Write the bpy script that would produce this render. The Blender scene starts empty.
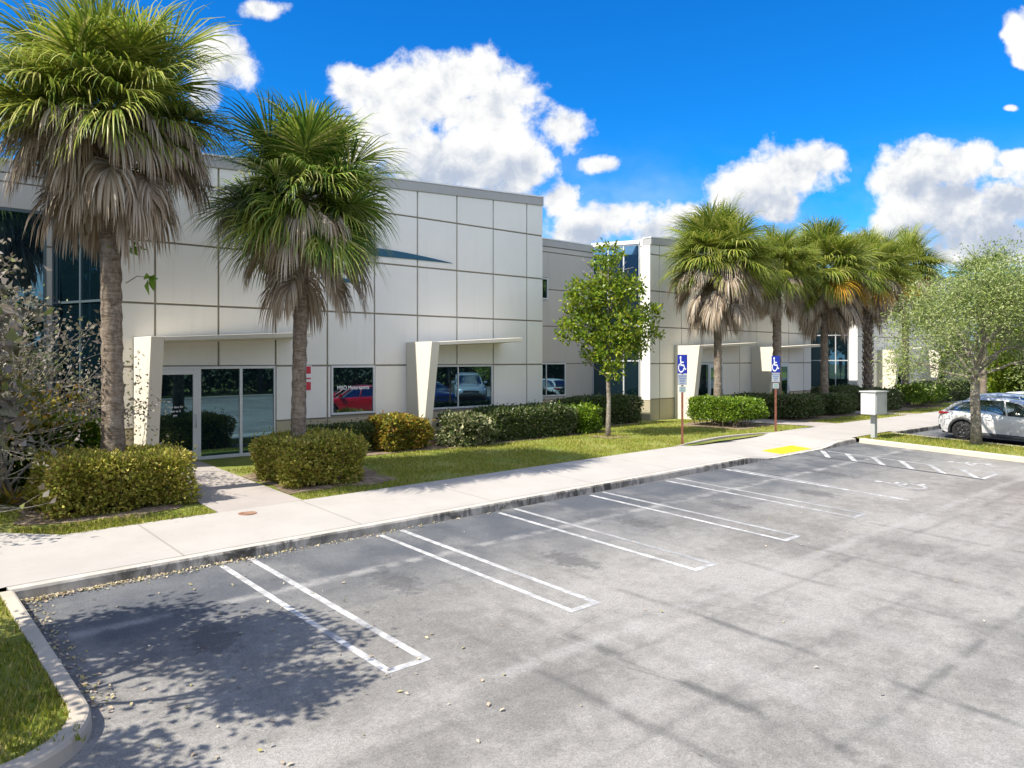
import bpy, bmesh, math, random
import numpy as np
from mathutils import Vector, Matrix
R = math.radians
scene = bpy.context.scene
COL = scene.collection
ZC = 3.0            # camera height above the datum

# ------------------------------------------------------------------ helpers
def link(o):
    COL.objects.link(o); return o

def mesh_obj(name, verts, faces, mat, parent=None, smooth=False):
    me = bpy.data.meshes.new(name)
    me.from_pydata([tuple(v) for v in verts], [], faces)
    me.update()
    if mat is not None: me.materials.append(mat)
    o = bpy.data.objects.new(name, me); link(o)
    if parent is not None: o.parent = parent
    if smooth:
        me.polygons.foreach_set('use_smooth', [True] * len(me.polygons))
    return o

def np_obj(name, V, F, mat, parent=None, smooth=False):
    """big mesh from numpy arrays; F is a list of (m,k) int arrays"""
    me = bpy.data.meshes.new(name)
    V = np.asarray(V, dtype=np.float32)
    me.vertices.add(len(V)); me.vertices.foreach_set('co', V.ravel())
    idx = np.concatenate([f.ravel() for f in F]).astype(np.int32)
    tot = np.concatenate([np.full(len(f), f.shape[1]) for f in F]).astype(np.int32)
    start = np.concatenate([[0], np.cumsum(tot)[:-1]]).astype(np.int32)
    me.loops.add(len(idx)); me.loops.foreach_set('vertex_index', idx)
    me.polygons.add(len(tot)); me.polygons.foreach_set('loop_start', start); me.polygons.foreach_set('loop_total', tot)
    if smooth: me.polygons.foreach_set('use_smooth', np.ones(len(tot), dtype=bool))
    me.update(calc_edges=True); me.validate()
    if mat is not None: me.materials.append(mat)
    o = bpy.data.objects.new(name, me); link(o)
    if parent is not None: o.parent = parent
    return o

class MB:
    """collects boxes, prisms, tubes; build() links them as ONE mesh object"""
    def __init__(s): s.v = []; s.f = []
    def quadbox(s, pts):      # 8 points: bottom 4, top 4
        b = len(s.v); s.v += [tuple(p) for p in pts]
        s.f += [(b+3,b+2,b+1,b),(b+4,b+5,b+6,b+7),(b,b+1,b+5,b+4),(b+1,b+2,b+6,b+5),(b+2,b+3,b+7,b+6),(b+3,b,b+4,b+7)]
    def box(s, x0,x1,y0,y1,z0,z1):
        s.quadbox([(x0,y0,z0),(x1,y0,z0),(x1,y1,z0),(x0,y1,z0),(x0,y0,z1),(x1,y0,z1),(x1,y1,z1),(x0,y1,z1)])
    def prism(s, poly, ax, a0, a1):
        """poly in the two other axes, extruded along ax ('x','y','z')"""
        n = len(poly); b = len(s.v)
        def mk(p, a):
            return {'x':(a,p[0],p[1]),'y':(p[0],a,p[1]),'z':(p[0],p[1],a)}[ax]
        s.v += [mk(p,a0) for p in poly] + [mk(p,a1) for p in poly]
        s.f.append(tuple(range(b+n-1, b-1, -1))); s.f.append(tuple(range(b+n, b+2*n)))
        for i in range(n):
            j = (i+1) % n; s.f.append((b+i, b+j, b+n+j, b+n+i))
    def tube(s, pts, rad, n=8, cap=True, rfun=None):
        pts = [Vector(p) for p in pts]; b = len(s.v); m = len(pts)
        if not hasattr(rad, '__len__'): rad = [rad]*m
        ref = Vector((0.31,0.17,0.93)).normalized()
        for i,p in enumerate(pts):
            d = (pts[min(i+1,m-1)] - pts[max(i-1,0)]).normalized()
            u = d.cross(ref)
            if u.length < 1e-3: u = d.cross(Vector((1,0,0)))
            u.normalize(); w = d.cross(u)
            for k in range(n):
                a = 2*math.pi*k/n
                r = rad[i]*(rfun(i,k) if rfun else 1)
                s.v.append(tuple(p + u*math.cos(a)*r + w*math.sin(a)*r))
        for i in range(m-1):
            for k in range(n):
                k2 = (k+1)%n
                s.f.append((b+i*n+k, b+(i+1)*n+k, b+(i+1)*n+k2, b+i*n+k2))
        if cap:
            s.f.append(tuple(b+k for k in range(n))); s.f.append(tuple(b+(m-1)*n+k for k in range(n-1,-1,-1)))
    def build(s, name, mat, parent=None, smooth=False, bevel=0):
        o = mesh_obj(name, s.v, s.f, mat, parent, smooth)
        bm = bmesh.new(); bm.from_mesh(o.data); bmesh.ops.recalc_face_normals(bm, faces=bm.faces)
        bm.to_mesh(o.data); bm.free()
        if bevel:
            m = o.modifiers.new('bevel','BEVEL'); m.width = bevel; m.segments = 2; m.limit_method = 'ANGLE'
        return o

def tag(o, label=None, cat=None, group=None, kind=None):
    if label: o['label'] = label
    if cat: o['category'] = cat
    if group: o['group'] = group
    if kind: o['kind'] = kind
    return o
def empty(name, loc=(0,0,0), rz=0):
    o = bpy.data.objects.new(name, None); link(o); o.location = loc; o.rotation_euler = (0,0,rz)
    o.empty_display_size = .2
    return o
def copy_tree(o, parent=None):
    c = o.copy(); COL.objects.link(c)
    if parent is not None: c.parent = parent
    for ch in list(o.children): copy_tree(ch, c)
    return c

# ------------------------------------------------------------------ materials
class NT:
    def __init__(s, tree): s.t = tree; s.n = tree.nodes; s.l = tree.links
    def add(s, typ, **kw):
        n = s.n.new(typ)
        for k,v in kw.items(): setattr(n,k,v)
        return n
    def put(s, sock, v):
        if hasattr(v,'is_linked') or isinstance(v, bpy.types.NodeSocket): s.l.new(v, sock)
        elif isinstance(v,(tuple,list)) and sock.type=='RGBA' and len(v)==3: sock.default_value = (*v,1)
        else: sock.default_value = v
    def m(s, op, a, b=None, c=None, clamp=False):
        n = s.add('ShaderNodeMath', operation=op, use_clamp=clamp)
        s.put(n.inputs[0], a)
        if b is not None: s.put(n.inputs[1], b)
        if c is not None: s.put(n.inputs[2], c)
        return n.outputs[0]
    def vm(s, op, a, b=None):
        n = s.add('ShaderNodeVectorMath', operation=op)
        s.put(n.inputs[0], a)
        if b is not None: s.put(n.inputs[1], b)
        return n.outputs['Value'] if op in ('DOT_PRODUCT','LENGTH') else n.outputs[0]
    def mix(s, f, a, b):
        n = s.add('ShaderNodeMix', data_type='RGBA'); s.put(n.inputs[0], f)
        s.put(n.inputs[6], a); s.put(n.inputs[7], b); return n.outputs[2]
    def noise(s, vec, scale, detail=3, rough=.55, dist=0):
        n = s.add('ShaderNodeTexNoise'); s.put(n.inputs['Vector'], vec)
        n.inputs['Scale'].default_value = scale; n.inputs['Detail'].default_value = detail
        n.inputs['Roughness'].default_value = rough; n.inputs['Distortion'].default_value = dist
        return n.outputs['Fac']
    def ss(s, v, a, b, lo=0., hi=1.):
        n = s.add('ShaderNodeMapRange', interpolation_type='SMOOTHSTEP'); s.put(n.inputs[0], v)
        n.inputs[1].default_value = a; n.inputs[2].default_value = b; n.inputs[3].default_value = lo; n.inputs[4].default_value = hi
        return n.outputs[0]
    def pos(s): return s.add('ShaderNodeNewGeometry').outputs['Position']
    def obj(s): return s.add('ShaderNodeTexCoord').outputs['Object']
    def rnd(s): return s.add('ShaderNodeNewGeometry').outputs['Random Per Island']
    def scl(s, v, k): return s.vm('MULTIPLY', v, k)
    def sep(s, v):
        n = s.add('ShaderNodeSeparateXYZ'); s.put(n.inputs[0], v); return n.outputs
    def bump(s, h, strength=.3, dist=.02):
        n = s.add('ShaderNodeBump'); n.inputs['Strength'].default_value = strength; n.inputs['Distance'].default_value = dist
        s.put(n.inputs['Height'], h); return n.outputs[0]

def material(name):
    m = bpy.data.materials.new(name); m.use_nodes = True
    t = NT(m.node_tree); bs = t.n['Principled BSDF']
    return m, t, bs
def plain(name, col, rough=.6, metal=0, spec=.5, coat=0):
    m, t, b = material(name)
    b.inputs['Base Color'].default_value = (*col,1); b.inputs['Roughness'].default_value = rough
    b.inputs['Metallic'].default_value = metal; b.inputs['Specular IOR Level'].default_value = spec
    b.inputs['Coat Weight'].default_value = coat
    return m
def noisy(name, c1, c2, scale=4, rough=.8, bump=0, bscale=None, detail=5, stretch=(1,1,1), lo=.3, hi=.7, metal=0, spec=.4, world=True):
    m, t, b = material(name)
    p = t.scl(t.pos() if world else t.obj(), stretch)
    f = t.ss(t.noise(p, scale, detail), lo, hi)
    t.put(b.inputs['Base Color'], t.mix(f, c1, c2)); b.inputs['Roughness'].default_value = rough
    b.inputs['Metallic'].default_value = metal; b.inputs['Specular IOR Level'].default_value = spec
    if bump: t.put(b.inputs['Normal'], t.bump(t.noise(p, bscale or scale*4, 4), bump))
    return m
def leafmat(name, cols, trans=.35, rough=.5, spec=.35, patch=None):
    """leaf colour varies leaf by leaf (random per island) through the list of colours"""
    m, t, b = material(name)
    r = t.add('ShaderNodeValToRGB'); t.put(r.inputs[0], t.rnd())
    e = r.color_ramp.elements
    while len(e) > 1: e.remove(e[-1])
    e[0].position = 0; e[0].color = (*cols[0],1)
    for i,c in enumerate(cols[1:],1):
        k = e.new(i/(len(cols)-1)); k.color = (*c,1)
    col = r.outputs[0]
    if patch:
        f = t.ss(t.noise(t.pos(), patch[1], 2), .5, .66)
        col = t.mix(t.m('MULTIPLY', f, patch[2]), col, patch[0])
    t.put(b.inputs['Base Color'], col); b.inputs['Roughness'].default_value = rough; b.inputs['Specular IOR Level'].default_value = spec
    tr = t.add('ShaderNodeBsdfTranslucent'); t.put(tr.inputs[0], col)
    ms = t.add('ShaderNodeMixShader'); ms.inputs[0].default_value = trans
    t.l.new(b.outputs[0], ms.inputs[1]); t.l.new(tr.outputs[0], ms.inputs[2])
    t.l.new(ms.outputs[0], t.n['Material Output'].inputs[0])
    return m

M = {}
def wallpaint(name, c, c2, streak=.25):
    m, t, b = material(name)
    p = t.pos()
    f = t.ss(t.noise(p, .6, 4), .3, .75)
    st = t.ss(t.noise(t.scl(p,(3,3,.25)), 1.6, 4), .52, .8)
    col = t.mix(f, c, c2)
    col = t.mix(t.m('MULTIPLY', st, streak*1.5), col, tuple(x*.70 for x in c))
    col = t.mix(t.m('MULTIPLY', t.rnd(), .22), col, tuple(k*q for k,q in zip(c,(.84,.86,.90))))   # each panel slightly its own tone
    t.put(b.inputs['Base Color'], col); b.inputs['Roughness'].default_value = .75
    t.put(b.inputs['Normal'], t.bump(t.noise(p, 60, 3), .12, .004))
    return m
M['panel']  = wallpaint('stucco_cream', (.83,.805,.735), (.78,.755,.69), .16)
M['joint']  = wallpaint('stucco_joint', (.33,.29,.22), (.29,.255,.19))
M['base']   = wallpaint('stucco_base', (.44,.39,.26), (.40,.355,.24))
M['recess'] = wallpaint('stucco_grey', (.50,.475,.43), (.46,.435,.395), .2)
M['fin']    = wallpaint('stucco_fin', (.74,.68,.56), (.70,.64,.52), .12)
M['coping'] = wallpaint('coping_shaded', (.42,.41,.39), (.38,.37,.35))  # shade of the projecting cap put into its grey
M['white']  = plain('white_metal', (.78,.78,.77), .35)
M['alu']    = plain('aluminium_frame', (.62,.64,.65), .38, .25)
M['darkalu'] = plain('dark_aluminium_frame', (.10,.14,.16), .4, .3)
M['roof']   = noisy('roof_membrane', (.5,.5,.48), (.4,.4,.39), .8)
M['black']  = plain('black_rubber', (.015,.015,.016), .75)
M['steel']  = plain('steel', (.55,.56,.57), .35, .9)
def glassmat(name, tint, refl, rough=.012):
    m, t, b = material(name)
    b.inputs['Base Color'].default_value = (*tint,1); b.inputs['Roughness'].default_value = .1; b.inputs['Specular IOR Level'].default_value = .2
    g = t.add('ShaderNodeBsdfGlossy'); g.inputs['Color'].default_value = (*refl,1); g.inputs['Roughness'].default_value = rough
    p = t.pos()
    t.put(g.inputs['Normal'], t.bump(t.noise(p, .7, 1), .05, .02))
    fr = t.add('ShaderNodeFresnel'); fr.inputs[0].default_value = 1.5
    f = t.m('ADD', t.m('MULTIPLY', fr.outputs[0], .8), .36, clamp=True)
    ms = t.add('ShaderNodeMixShader'); t.put(ms.inputs[0], f)
    t.l.new(b.outputs[0], ms.inputs[1]); t.l.new(g.outputs[0], ms.inputs[2]); t.l.new(ms.outputs[0], t.n['Material Output'].inputs[0])
    return m
M['glass'] = glassmat('tinted_glass', (.004,.012,.018), (.27,.46,.54))
M['skyglass'] = glassmat('sky_reflection_glass', (.003,.010,.022), (.22,.50,.85))  # upper panes: blue of the reflected sky put into the tint
M['carglass'] = glassmat('car_glass', (.006,.010,.016), (.65,.75,.8))

# ---- asphalt
def asphalt():
    m, t, b = material('asphalt')
    p = t.pos(); x,y,z = t.sep(p)
    big = t.noise(p, .22, 5, .6)
    med = t.noise(t.scl(p,(.35,1.0,1)), .9, 6, .65, .6)
    med2 = t.noise(t.scl(p,(1.0,.3,1)), .8, 5, .6, .4)
    fine = t.noise(p, 26, 4, .7)
    grit = t.noise(p, 110, 2, .6)
    worn = t.m('ADD', t.m('MULTIPLY', big, .55), t.m('MULTIPLY', med, .45))
    worn = t.m('ADD', t.m('MULTIPLY', worn, .8), t.m('MULTIPLY', med2, .2))
    # the drive aisle is worn pale, the stalls by the kerb keep dark sealer
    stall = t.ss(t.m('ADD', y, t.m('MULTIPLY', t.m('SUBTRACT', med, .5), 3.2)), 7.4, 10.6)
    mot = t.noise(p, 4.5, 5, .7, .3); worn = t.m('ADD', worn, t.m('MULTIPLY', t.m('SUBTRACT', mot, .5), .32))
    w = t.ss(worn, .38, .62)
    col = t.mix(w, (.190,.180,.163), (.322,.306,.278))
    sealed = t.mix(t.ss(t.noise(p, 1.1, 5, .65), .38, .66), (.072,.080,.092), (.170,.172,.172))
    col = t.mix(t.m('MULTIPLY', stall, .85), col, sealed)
    # darker sealer rectangles close to the kerb
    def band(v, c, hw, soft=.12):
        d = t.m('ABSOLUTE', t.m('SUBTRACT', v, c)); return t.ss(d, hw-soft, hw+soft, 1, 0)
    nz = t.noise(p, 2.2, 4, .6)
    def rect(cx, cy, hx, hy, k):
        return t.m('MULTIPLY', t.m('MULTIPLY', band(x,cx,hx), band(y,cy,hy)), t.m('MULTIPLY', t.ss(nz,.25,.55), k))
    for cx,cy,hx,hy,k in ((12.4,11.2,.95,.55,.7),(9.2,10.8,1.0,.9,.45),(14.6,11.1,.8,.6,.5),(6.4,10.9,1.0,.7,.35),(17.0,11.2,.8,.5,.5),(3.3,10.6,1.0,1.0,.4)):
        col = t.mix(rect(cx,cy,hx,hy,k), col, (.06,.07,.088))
    # oil drips mid-stall
    oil = t.m('MULTIPLY', t.ss(t.noise(p, 1.7, 3, .5), .64, .76), .3)
    col = t.mix(oil, col, (.07,.07,.072))
    # oil drips where cars stand
    drips = None
    for k in range(7):
        cx = 3.3 + 2.75*k; cy = 9.0 + .5*math.sin(k*2.3)
        e = t.add('ShaderNodeVectorMath', operation='MULTIPLY_ADD'); t.l.new(p, e.inputs[0]); e.inputs[1].default_value=(1/.42,1/.75,0); e.inputs[2].default_value=(-cx/.42,-cy/.75,0)
        v = t.m('SUBTRACT', 1.0, t.vm('LENGTH', e.outputs[0])); drips = v if drips is None else t.m('MAXIMUM', drips, v)
    drips = t.ss(t.m('ADD', drips, t.m('MULTIPLY', t.m('SUBTRACT', t.noise(p, 7, 5, .7), .5), 2.2)), .15, .55)
    col = t.mix(t.m('MULTIPLY', drips, .5), col, (.055,.055,.058))
    # old seams, dark or pale, in a loose grid
    wob = t.m('MULTIPLY', t.m('SUBTRACT', t.noise(p, .9, 3), .5), .22)
    brk = t.ss(t.noise(p, 1.3, 4), .36, .58)
    xx = t.m('ADD', x, wob); yy = t.m('ADD', y, wob)
    for c,hw,k in ((8.38,.055,.68),(6.64,.075,.7),(5.66,.055,.5),(10.9,.05,.4),(12.6,.05,.4),(15.2,.05,.4)):
        lim = t.ss(y, 6.2, 7.6, 1, .35)
        col = t.mix(t.m('MULTIPLY', t.m('MULTIPLY', band(xx,c,hw,.07), brk), t.m('MULTIPLY', lim, k)), col, (.085,.083,.08))
    for c,hw,k in ((3.12,.05,.7),(5.65,.035,.4),(4.35,.04,.3),(8.9,.04,.35)):
        col = t.mix(t.m('MULTIPLY', t.m('MULTIPLY', band(yy,c,hw,.07), brk), k), col, (.09,.088,.085))
    for c,hw,k in ((6.12,.10,.55),(10.05,.09,.6),(4.9,.08,.35),(2.2,.12,.3)):
        col = t.mix(t.m('MULTIPLY', t.m('MULTIPLY', band(yy,c,hw,.08), t.ss(nz,.35,.6)), k), col, (.36,.345,.325))
    for c,hw,k in ((7.4,.25,.3),(9.6,.2,.25)):
        col = t.mix(t.m('MULTIPLY', t.m('MULTIPLY', band(xx,c,hw,.2), t.ss(nz,.35,.6)), t.m('MULTIPLY',t.ss(y,5.8,7,1,0),k)), col, (.36,.345,.325))
    # thin cracks
    vo = t.add('ShaderNodeTexVoronoi', feature='DISTANCE_TO_EDGE'); t.put(vo.inputs['Vector'], t.vm('ADD', p, t.scl(t.add('ShaderNodeTexNoise').outputs['Color'],(.3,.3,0)))); vo.inputs['Scale'].default_value=.42
    cr = t.m('MULTIPLY', t.ss(vo.outputs['Distance'], .0015, .004, 1, 0), t.m('MULTIPLY', t.ss(t.noise(p,.5,2),.54,.64), .3))
    col = t.mix(cr, col, (.06,.06,.06))
    sp = t.ss(t.noise(p, 48, 3, .8), .38, .62)
    g = t.m('ADD', t.m('ADD', t.m('MULTIPLY', t.ss(fine,.3,.7), .22), t.m('MULTIPLY', sp, .26)), t.m('MULTIPLY', t.ss(grit,.38,.62), .34))
    br = t.m('ADD', g, .60)
    mul = t.add('ShaderNodeMix', data_type='RGBA', blend_type='MULTIPLY'); mul.inputs[0].default_value=1
    t.put(mul.inputs[6], col)
    cmb = t.add('ShaderNodeCombineColor'); [t.put(cmb.inputs[i], br) for i in range(3)]
    t.l.new(cmb.outputs[0], mul.inputs[7])
    t.put(b.inputs['Base Color'], mul.outputs[2]); b.inputs['Roughness'].default_value=.82; b.inputs['Specular IOR Level'].default_value=.35
    t.put(b.inputs['Normal'], t.bump(t.m('ADD', fine, grit), .35, .008))
    return m
M['asphalt'] = asphalt()

def concrete(name, c1, c2, stain=.4, joints=None):
    m, t, b = material(name); p = t.pos(); x,y,z = t.sep(p)
    f = t.ss(t.noise(p, .7, 6, .62), .32, .7)
    col = t.mix(f, c1, c2)
    col = t.mix(t.m('MULTIPLY', t.ss(t.noise(p, 3.5, 5, .7), .55, .75), stain), col, tuple(k*.55 for k in c1))
    if joints:
        fx = t.m('PINGPONG', t.m('SUBTRACT', x, joints[1]), joints[0]/2)
        j = t.ss(fx, .012, .022, 1, 0)
        col = t.mix(t.m('MULTIPLY', j, .45), col, (.16,.14,.11))
    g = t.noise(p, 70, 3, .7)
    t.put(b.inputs['Base Color'], col); b.inputs['Roughness'].default_value=.85; b.inputs['Specular IOR Level'].default_value=.3
    t.put(b.inputs['Normal'], t.bump(g, .2, .005))
    return m
M['walk'] = concrete('sidewalk_concrete', (.45,.42,.382), (.405,.376,.342), .22, (3.05,.9))
M['path'] = concrete('path_concrete', (.42,.375,.34), (.37,.33,.30), .28)
def kerbmat():
    m, t, b = material('kerb_concrete'); p = t.pos(); x,y,z = t.sep(p)
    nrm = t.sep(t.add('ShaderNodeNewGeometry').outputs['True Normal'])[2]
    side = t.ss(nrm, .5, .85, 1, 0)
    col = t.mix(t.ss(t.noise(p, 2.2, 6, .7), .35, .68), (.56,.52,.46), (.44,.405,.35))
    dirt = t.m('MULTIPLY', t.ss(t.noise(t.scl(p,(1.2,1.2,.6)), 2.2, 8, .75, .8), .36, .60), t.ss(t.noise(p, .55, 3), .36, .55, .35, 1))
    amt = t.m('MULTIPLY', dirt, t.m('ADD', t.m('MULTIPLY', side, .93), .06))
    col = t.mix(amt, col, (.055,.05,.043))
    t.put(b.inputs['Base Color'], col); b.inputs['Roughness'].default_value=.9
    t.put(b.inputs['Normal'], t.bump(t.noise(p, 40, 4, .7), .4, .008))
    return m
M['kerb'] = kerbmat()
M['kerbclean'] = concrete('kerb_tan', (.56,.49,.39), (.46,.40,.32), .35)
def lawnmat():
    m, t, b = material('lawn'); p = t.pos()
    f = t.ss(t.noise(p, .8, 5, .6), .35, .68); g = t.ss(t.noise(p, 9, 4, .7), .3, .7)
    col = t.mix(g, (.14,.19,.025), (.22,.26,.045))
    col = t.mix(t.m('MULTIPLY', f, .6), col, (.33,.31,.10))
    t.put(b.inputs['Base Color'], col); b.inputs['Roughness'].default_value=.9; b.inputs['Specular IOR Level'].default_value=.2
    t.put(b.inputs['Normal'], t.bump(t.noise(p, 45, 4, .7), .8, .03))
    return m
M['lawn'] = lawnmat()
M['mulch'] = noisy('mulch', (.16,.11,.07), (.32,.25,.17), 5, .95, .8, 30, 6)
M['far'] = noisy('far_ground', (.06,.08,.025), (.11,.12,.04), .1, .95)
def paintmat(name, c, wear=(.42,.60), under=(.2,.2,.195)):
    m, t, b = material(name); p = t.pos()
    f = t.ss(t.noise(p, 5.5, 6, .7), *wear); big = t.ss(t.noise(p, .8, 3, .6), .34, .56)
    k = t.m('MULTIPLY', t.m('ADD', t.m('MULTIPLY', f, .6), .4), t.m('ADD', t.m('MULTIPLY', big, .5), .5))
    t.put(b.inputs['Base Color'], t.mix(k, under, c)); b.inputs['Roughness'].default_value=.75
    t.put(b.inputs['Normal'], t.bump(t.noise(p, 60, 3), .3, .006))
    return m
M['paint'] = paintmat('line_paint', (.62,.61,.60))
M['paintfaint'] = paintmat('line_paint_faded', (.45,.45,.44), (.38,.62), (.2,.2,.2))
M['paintblack'] = paintmat('line_black', (.06,.06,.065), (.3,.5), (.12,.12,.12))
M['yellow'] = paintmat('yellow_paint', (.80,.60,.01), (.2,.4), (.6,.45,.02))
# ---- plants
M['palmgreen'] = leafmat('palm_leaf', [(.05,.11,.018),(.09,.17,.022),(.16,.25,.03),(.26,.34,.05),(.38,.41,.08),(.48,.45,.18)], .3, .42, .5)
M['palmyellow'] = leafmat('palm_leaf_yellow', [(.08,.13,.018),(.15,.22,.025),(.27,.33,.04),(.40,.42,.06),(.52,.49,.17)], .35, .45, .45)
M['palmdead'] = leafmat('palm_dead_leaf', [(.22,.155,.10),(.34,.26,.18),(.46,.38,.28),(.56,.49,.40),(.30,.21,.13)], .2, .8, .2)
M['palmgold'] = leafmat('palm_gold_leaf', [(.55,.38,.03),(.60,.30,.03),(.45,.25,.05)], .3, .6, .3)
def trunkmat(name, c1, c2, c3):
    m, t, b = material(name); p = t.obj()
    rings = t.noise(t.scl(p,(2.0,2.0,9)), 2.4, 6, .7, .8)
    fib = t.noise(t.scl(p,(1,1,.35)), 16, 5, .7)
    blot = t.noise(p, 3.2, 5, .65)
    h = t.m('ADD', t.m('MULTIPLY', rings, .6), t.m('MULTIPLY', fib, .4))
    col = t.mix(t.ss(h,.40,.60), c1, c2)
    col = t.mix(t.m('MULTIPLY', t.ss(blot,.5,.66), .6), col, c3)
    col = t.mix(t.m('MULTIPLY', t.ss(t.noise(p, 7, 4, .7),.55,.68), .6), col, tuple(k*.6 for k in c1))
    t.put(b.inputs['Base Color'], col); b.inputs['Roughness'].default_value=.95; b.inputs['Specular IOR Level'].default_value=.15
    t.put(b.inputs['Normal'], t.bump(h, 1.0, .05))
    return m
M['palmtrunk'] = trunkmat('palm_trunk', (.15,.115,.085), (.30,.245,.19), (.36,.31,.26))
M['bark'] = trunkmat('grey_bark', (.17,.145,.115), (.32,.28,.23), (.42,.39,.34))
M['darkbark'] = trunkmat('dark_bark', (.07,.055,.04), (.15,.12,.09), (.2,.17,.13))
M['twig'] = noisy('pale_twigs', (.33,.29,.24), (.52,.48,.42), 6, .9)
M['seagrape'] = leafmat('dry_round_leaves', [(.10,.10,.05),(.20,.17,.12),(.28,.24,.20),(.36,.32,.28),(.19,.22,.06),(.30,.26,.24)], .3, .55)
M['sprig'] = leafmat('bright_leaves', [(.10,.22,.02),(.16,.30,.03),(.22,.36,.04)], .45, .4)
M['treeleaf'] = leafmat('bright_tree_leaf', [(.06,.12,.008),(.12,.21,.014),(.20,.30,.02),(.30,.38,.026),(.40,.40,.04)], .38, .38, .5)
M['greyleaf'] = leafmat('grey_green_leaf', [(.12,.18,.04),(.20,.28,.06),(.29,.37,.09),(.40,.46,.15),(.48,.50,.27),(.28,.40,.06)], .35, .55)
M['hedge_olive'] = leafmat('olive_hedge_leaf', [(.22,.26,.03),(.34,.36,.045),(.46,.44,.07),(.56,.50,.12),(.38,.26,.07),(.15,.20,.025)], .25, .5)
M['hedge_green'] = leafmat('green_hedge_leaf', [(.06,.14,.01),(.12,.22,.016),(.20,.31,.02),(.30,.39,.035)], .3, .4, .5)
M['hedge_dark'] = leafmat('dark_hedge_leaf', [(.03,.06,.012),(.05,.09,.018),(.08,.13,.025),(.15,.18,.055),(.28,.28,.17)], .2, .4, .5)
M['croton'] = leafmat('croton_leaf', [(.08,.12,.02),(.20,.22,.03),(.44,.38,.05),(.50,.33,.04),(.34,.17,.04),(.10,.14,.025),(.30,.32,.06)], .3, .4)
M['mixleaf'] = leafmat('variegated_leaf', [(.03,.055,.012),(.05,.09,.018),(.09,.14,.025),(.40,.42,.22),(.55,.52,.30),(.06,.10,.02)], .25, .4)
M['farleaf'] = leafmat('far_leaf', [(.035,.07,.012),(.06,.11,.016),(.10,.16,.022),(.15,.20,.03)], .3, .5)
M['farlime'] = leafmat('far_lime_leaf', [(.14,.22,.015),(.22,.32,.02),(.30,.36,.03)], .4, .5)
M['grassblade'] = leafmat('grass_blade', [(.15,.19,.018),(.23,.27,.028),(.31,.33,.045),(.42,.38,.09),(.46,.38,.16)], .3, .6, .2)
M['deadleaf'] = leafmat('fallen_leaf', [(.35,.25,.16),(.5,.40,.28),(.6,.52,.40),(.40,.36,.10),(.5,.42,.33)], .1, .7)
M['stem'] = noisy('hedge_stems', (.16,.12,.085), (.30,.24,.18), 8, .9)
# ------------------------------------------------------------------ terrain
def sst(a, b, x):
    t = min(1, max(0, (x-a)/(b-a))); return t*t*(3-2*t)
def plane(X, Y):
    z = -.0214 + .0119*(min(29, max(-6, X)) - 4.393) + .0391*(max(Y, 2) - 14.588)
    if Y < 2: z += .045*min(2-Y, 14)
    return z
FLOOR = .35
def base(X, Y):
    z1 = plane(X, min(Y, 14.3)) + .15
    if Y <= 14.3: return z1
    t = min(1, (Y-14.3)/5.6); return z1 + (FLOOR - z1)*t
def ramp(X):  # dropped kerb in front of the yellow mat
    return 1 - .93*sst(19.3, 20.9, X)*(1-sst(23.6, 25.2, X))
def walkz(X, Y):
    return base(X, Y) + .02 - .15*(1-ramp(X))*(1-.55*sst(11.9, 14.3, Y))

def grid(name, xs, ys, zf, mat, kind='structure', yf=None):
    V = []; F = []
    for i,x in enumerate(xs):
        yy = ys if yf is None else yf(x)
        for y in yy: V.append((x, y, zf(x, y)))
    n = len(ys) if yf is None else len(yf(xs[0]))
    for i in range(len(xs)-1):
        for j in range(n-1):
            F.append((i*n+j, (i+1)*n+j, (i+1)*n+j+1, i*n+j+1))
    o = mesh_obj(name, V, F, mat, smooth=False)
    if kind: o['kind'] = kind
    return o
def lin(a, b, n): return [a + (b-a)*i/(n-1) for i in range(n)]

grid('ground', [-700,700], [-700,700], lambda x,y: -1.6, M['far'])
grid('parking_lot', [-40,-6,29,120], [-14,-12,-6,2,11.85], plane, M['asphalt'])
# sidewalk, flaring off to the back at its far-left end
def walk_rows(x):
    y0 = 11.92 if x >= 1.69 else 11.72
    y1 = 14.3 if x >= 2.8 else 14.3 + (2.8-x)*.95
    return lin(y0, y1, 7)
grid('sidewalk', [-9,-6,-3,-1,0,1,1.69,1.70,2.2,2.8,4,6,9,12,15,18]+lin(19,25.5,27)+[27,29,35,45,60,90], None, walkz, M['walk'], yf=walk_rows)
lawn_xs = lin(-20, 30, 51)+[35,40,50,60,80,120]
grid('lawn', lawn_xs, [14.2]+lin(14.3,20,9)+[24,30,60], base, M['lawn'])
def slab(name, x0, x1, y0, y1, dz, mat, n=10):
    o = grid(name, lin(x0,x1,3), lin(y0,y1,n), lambda x,y: base(x,y)+dz, mat); return o
slab('path', 5.35, 7.05, 14.29, 20.46, .022, M['path'])
slab('path', 28.35, 30.2, 14.29, 20.8, .022, M['path'])
slab('path', 37.0, 38.6, 14.29, 20.8, .022, M['path'])
slab('path', 50.5, 53.0, 14.29, 20.8, .022, M['path'])

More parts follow.
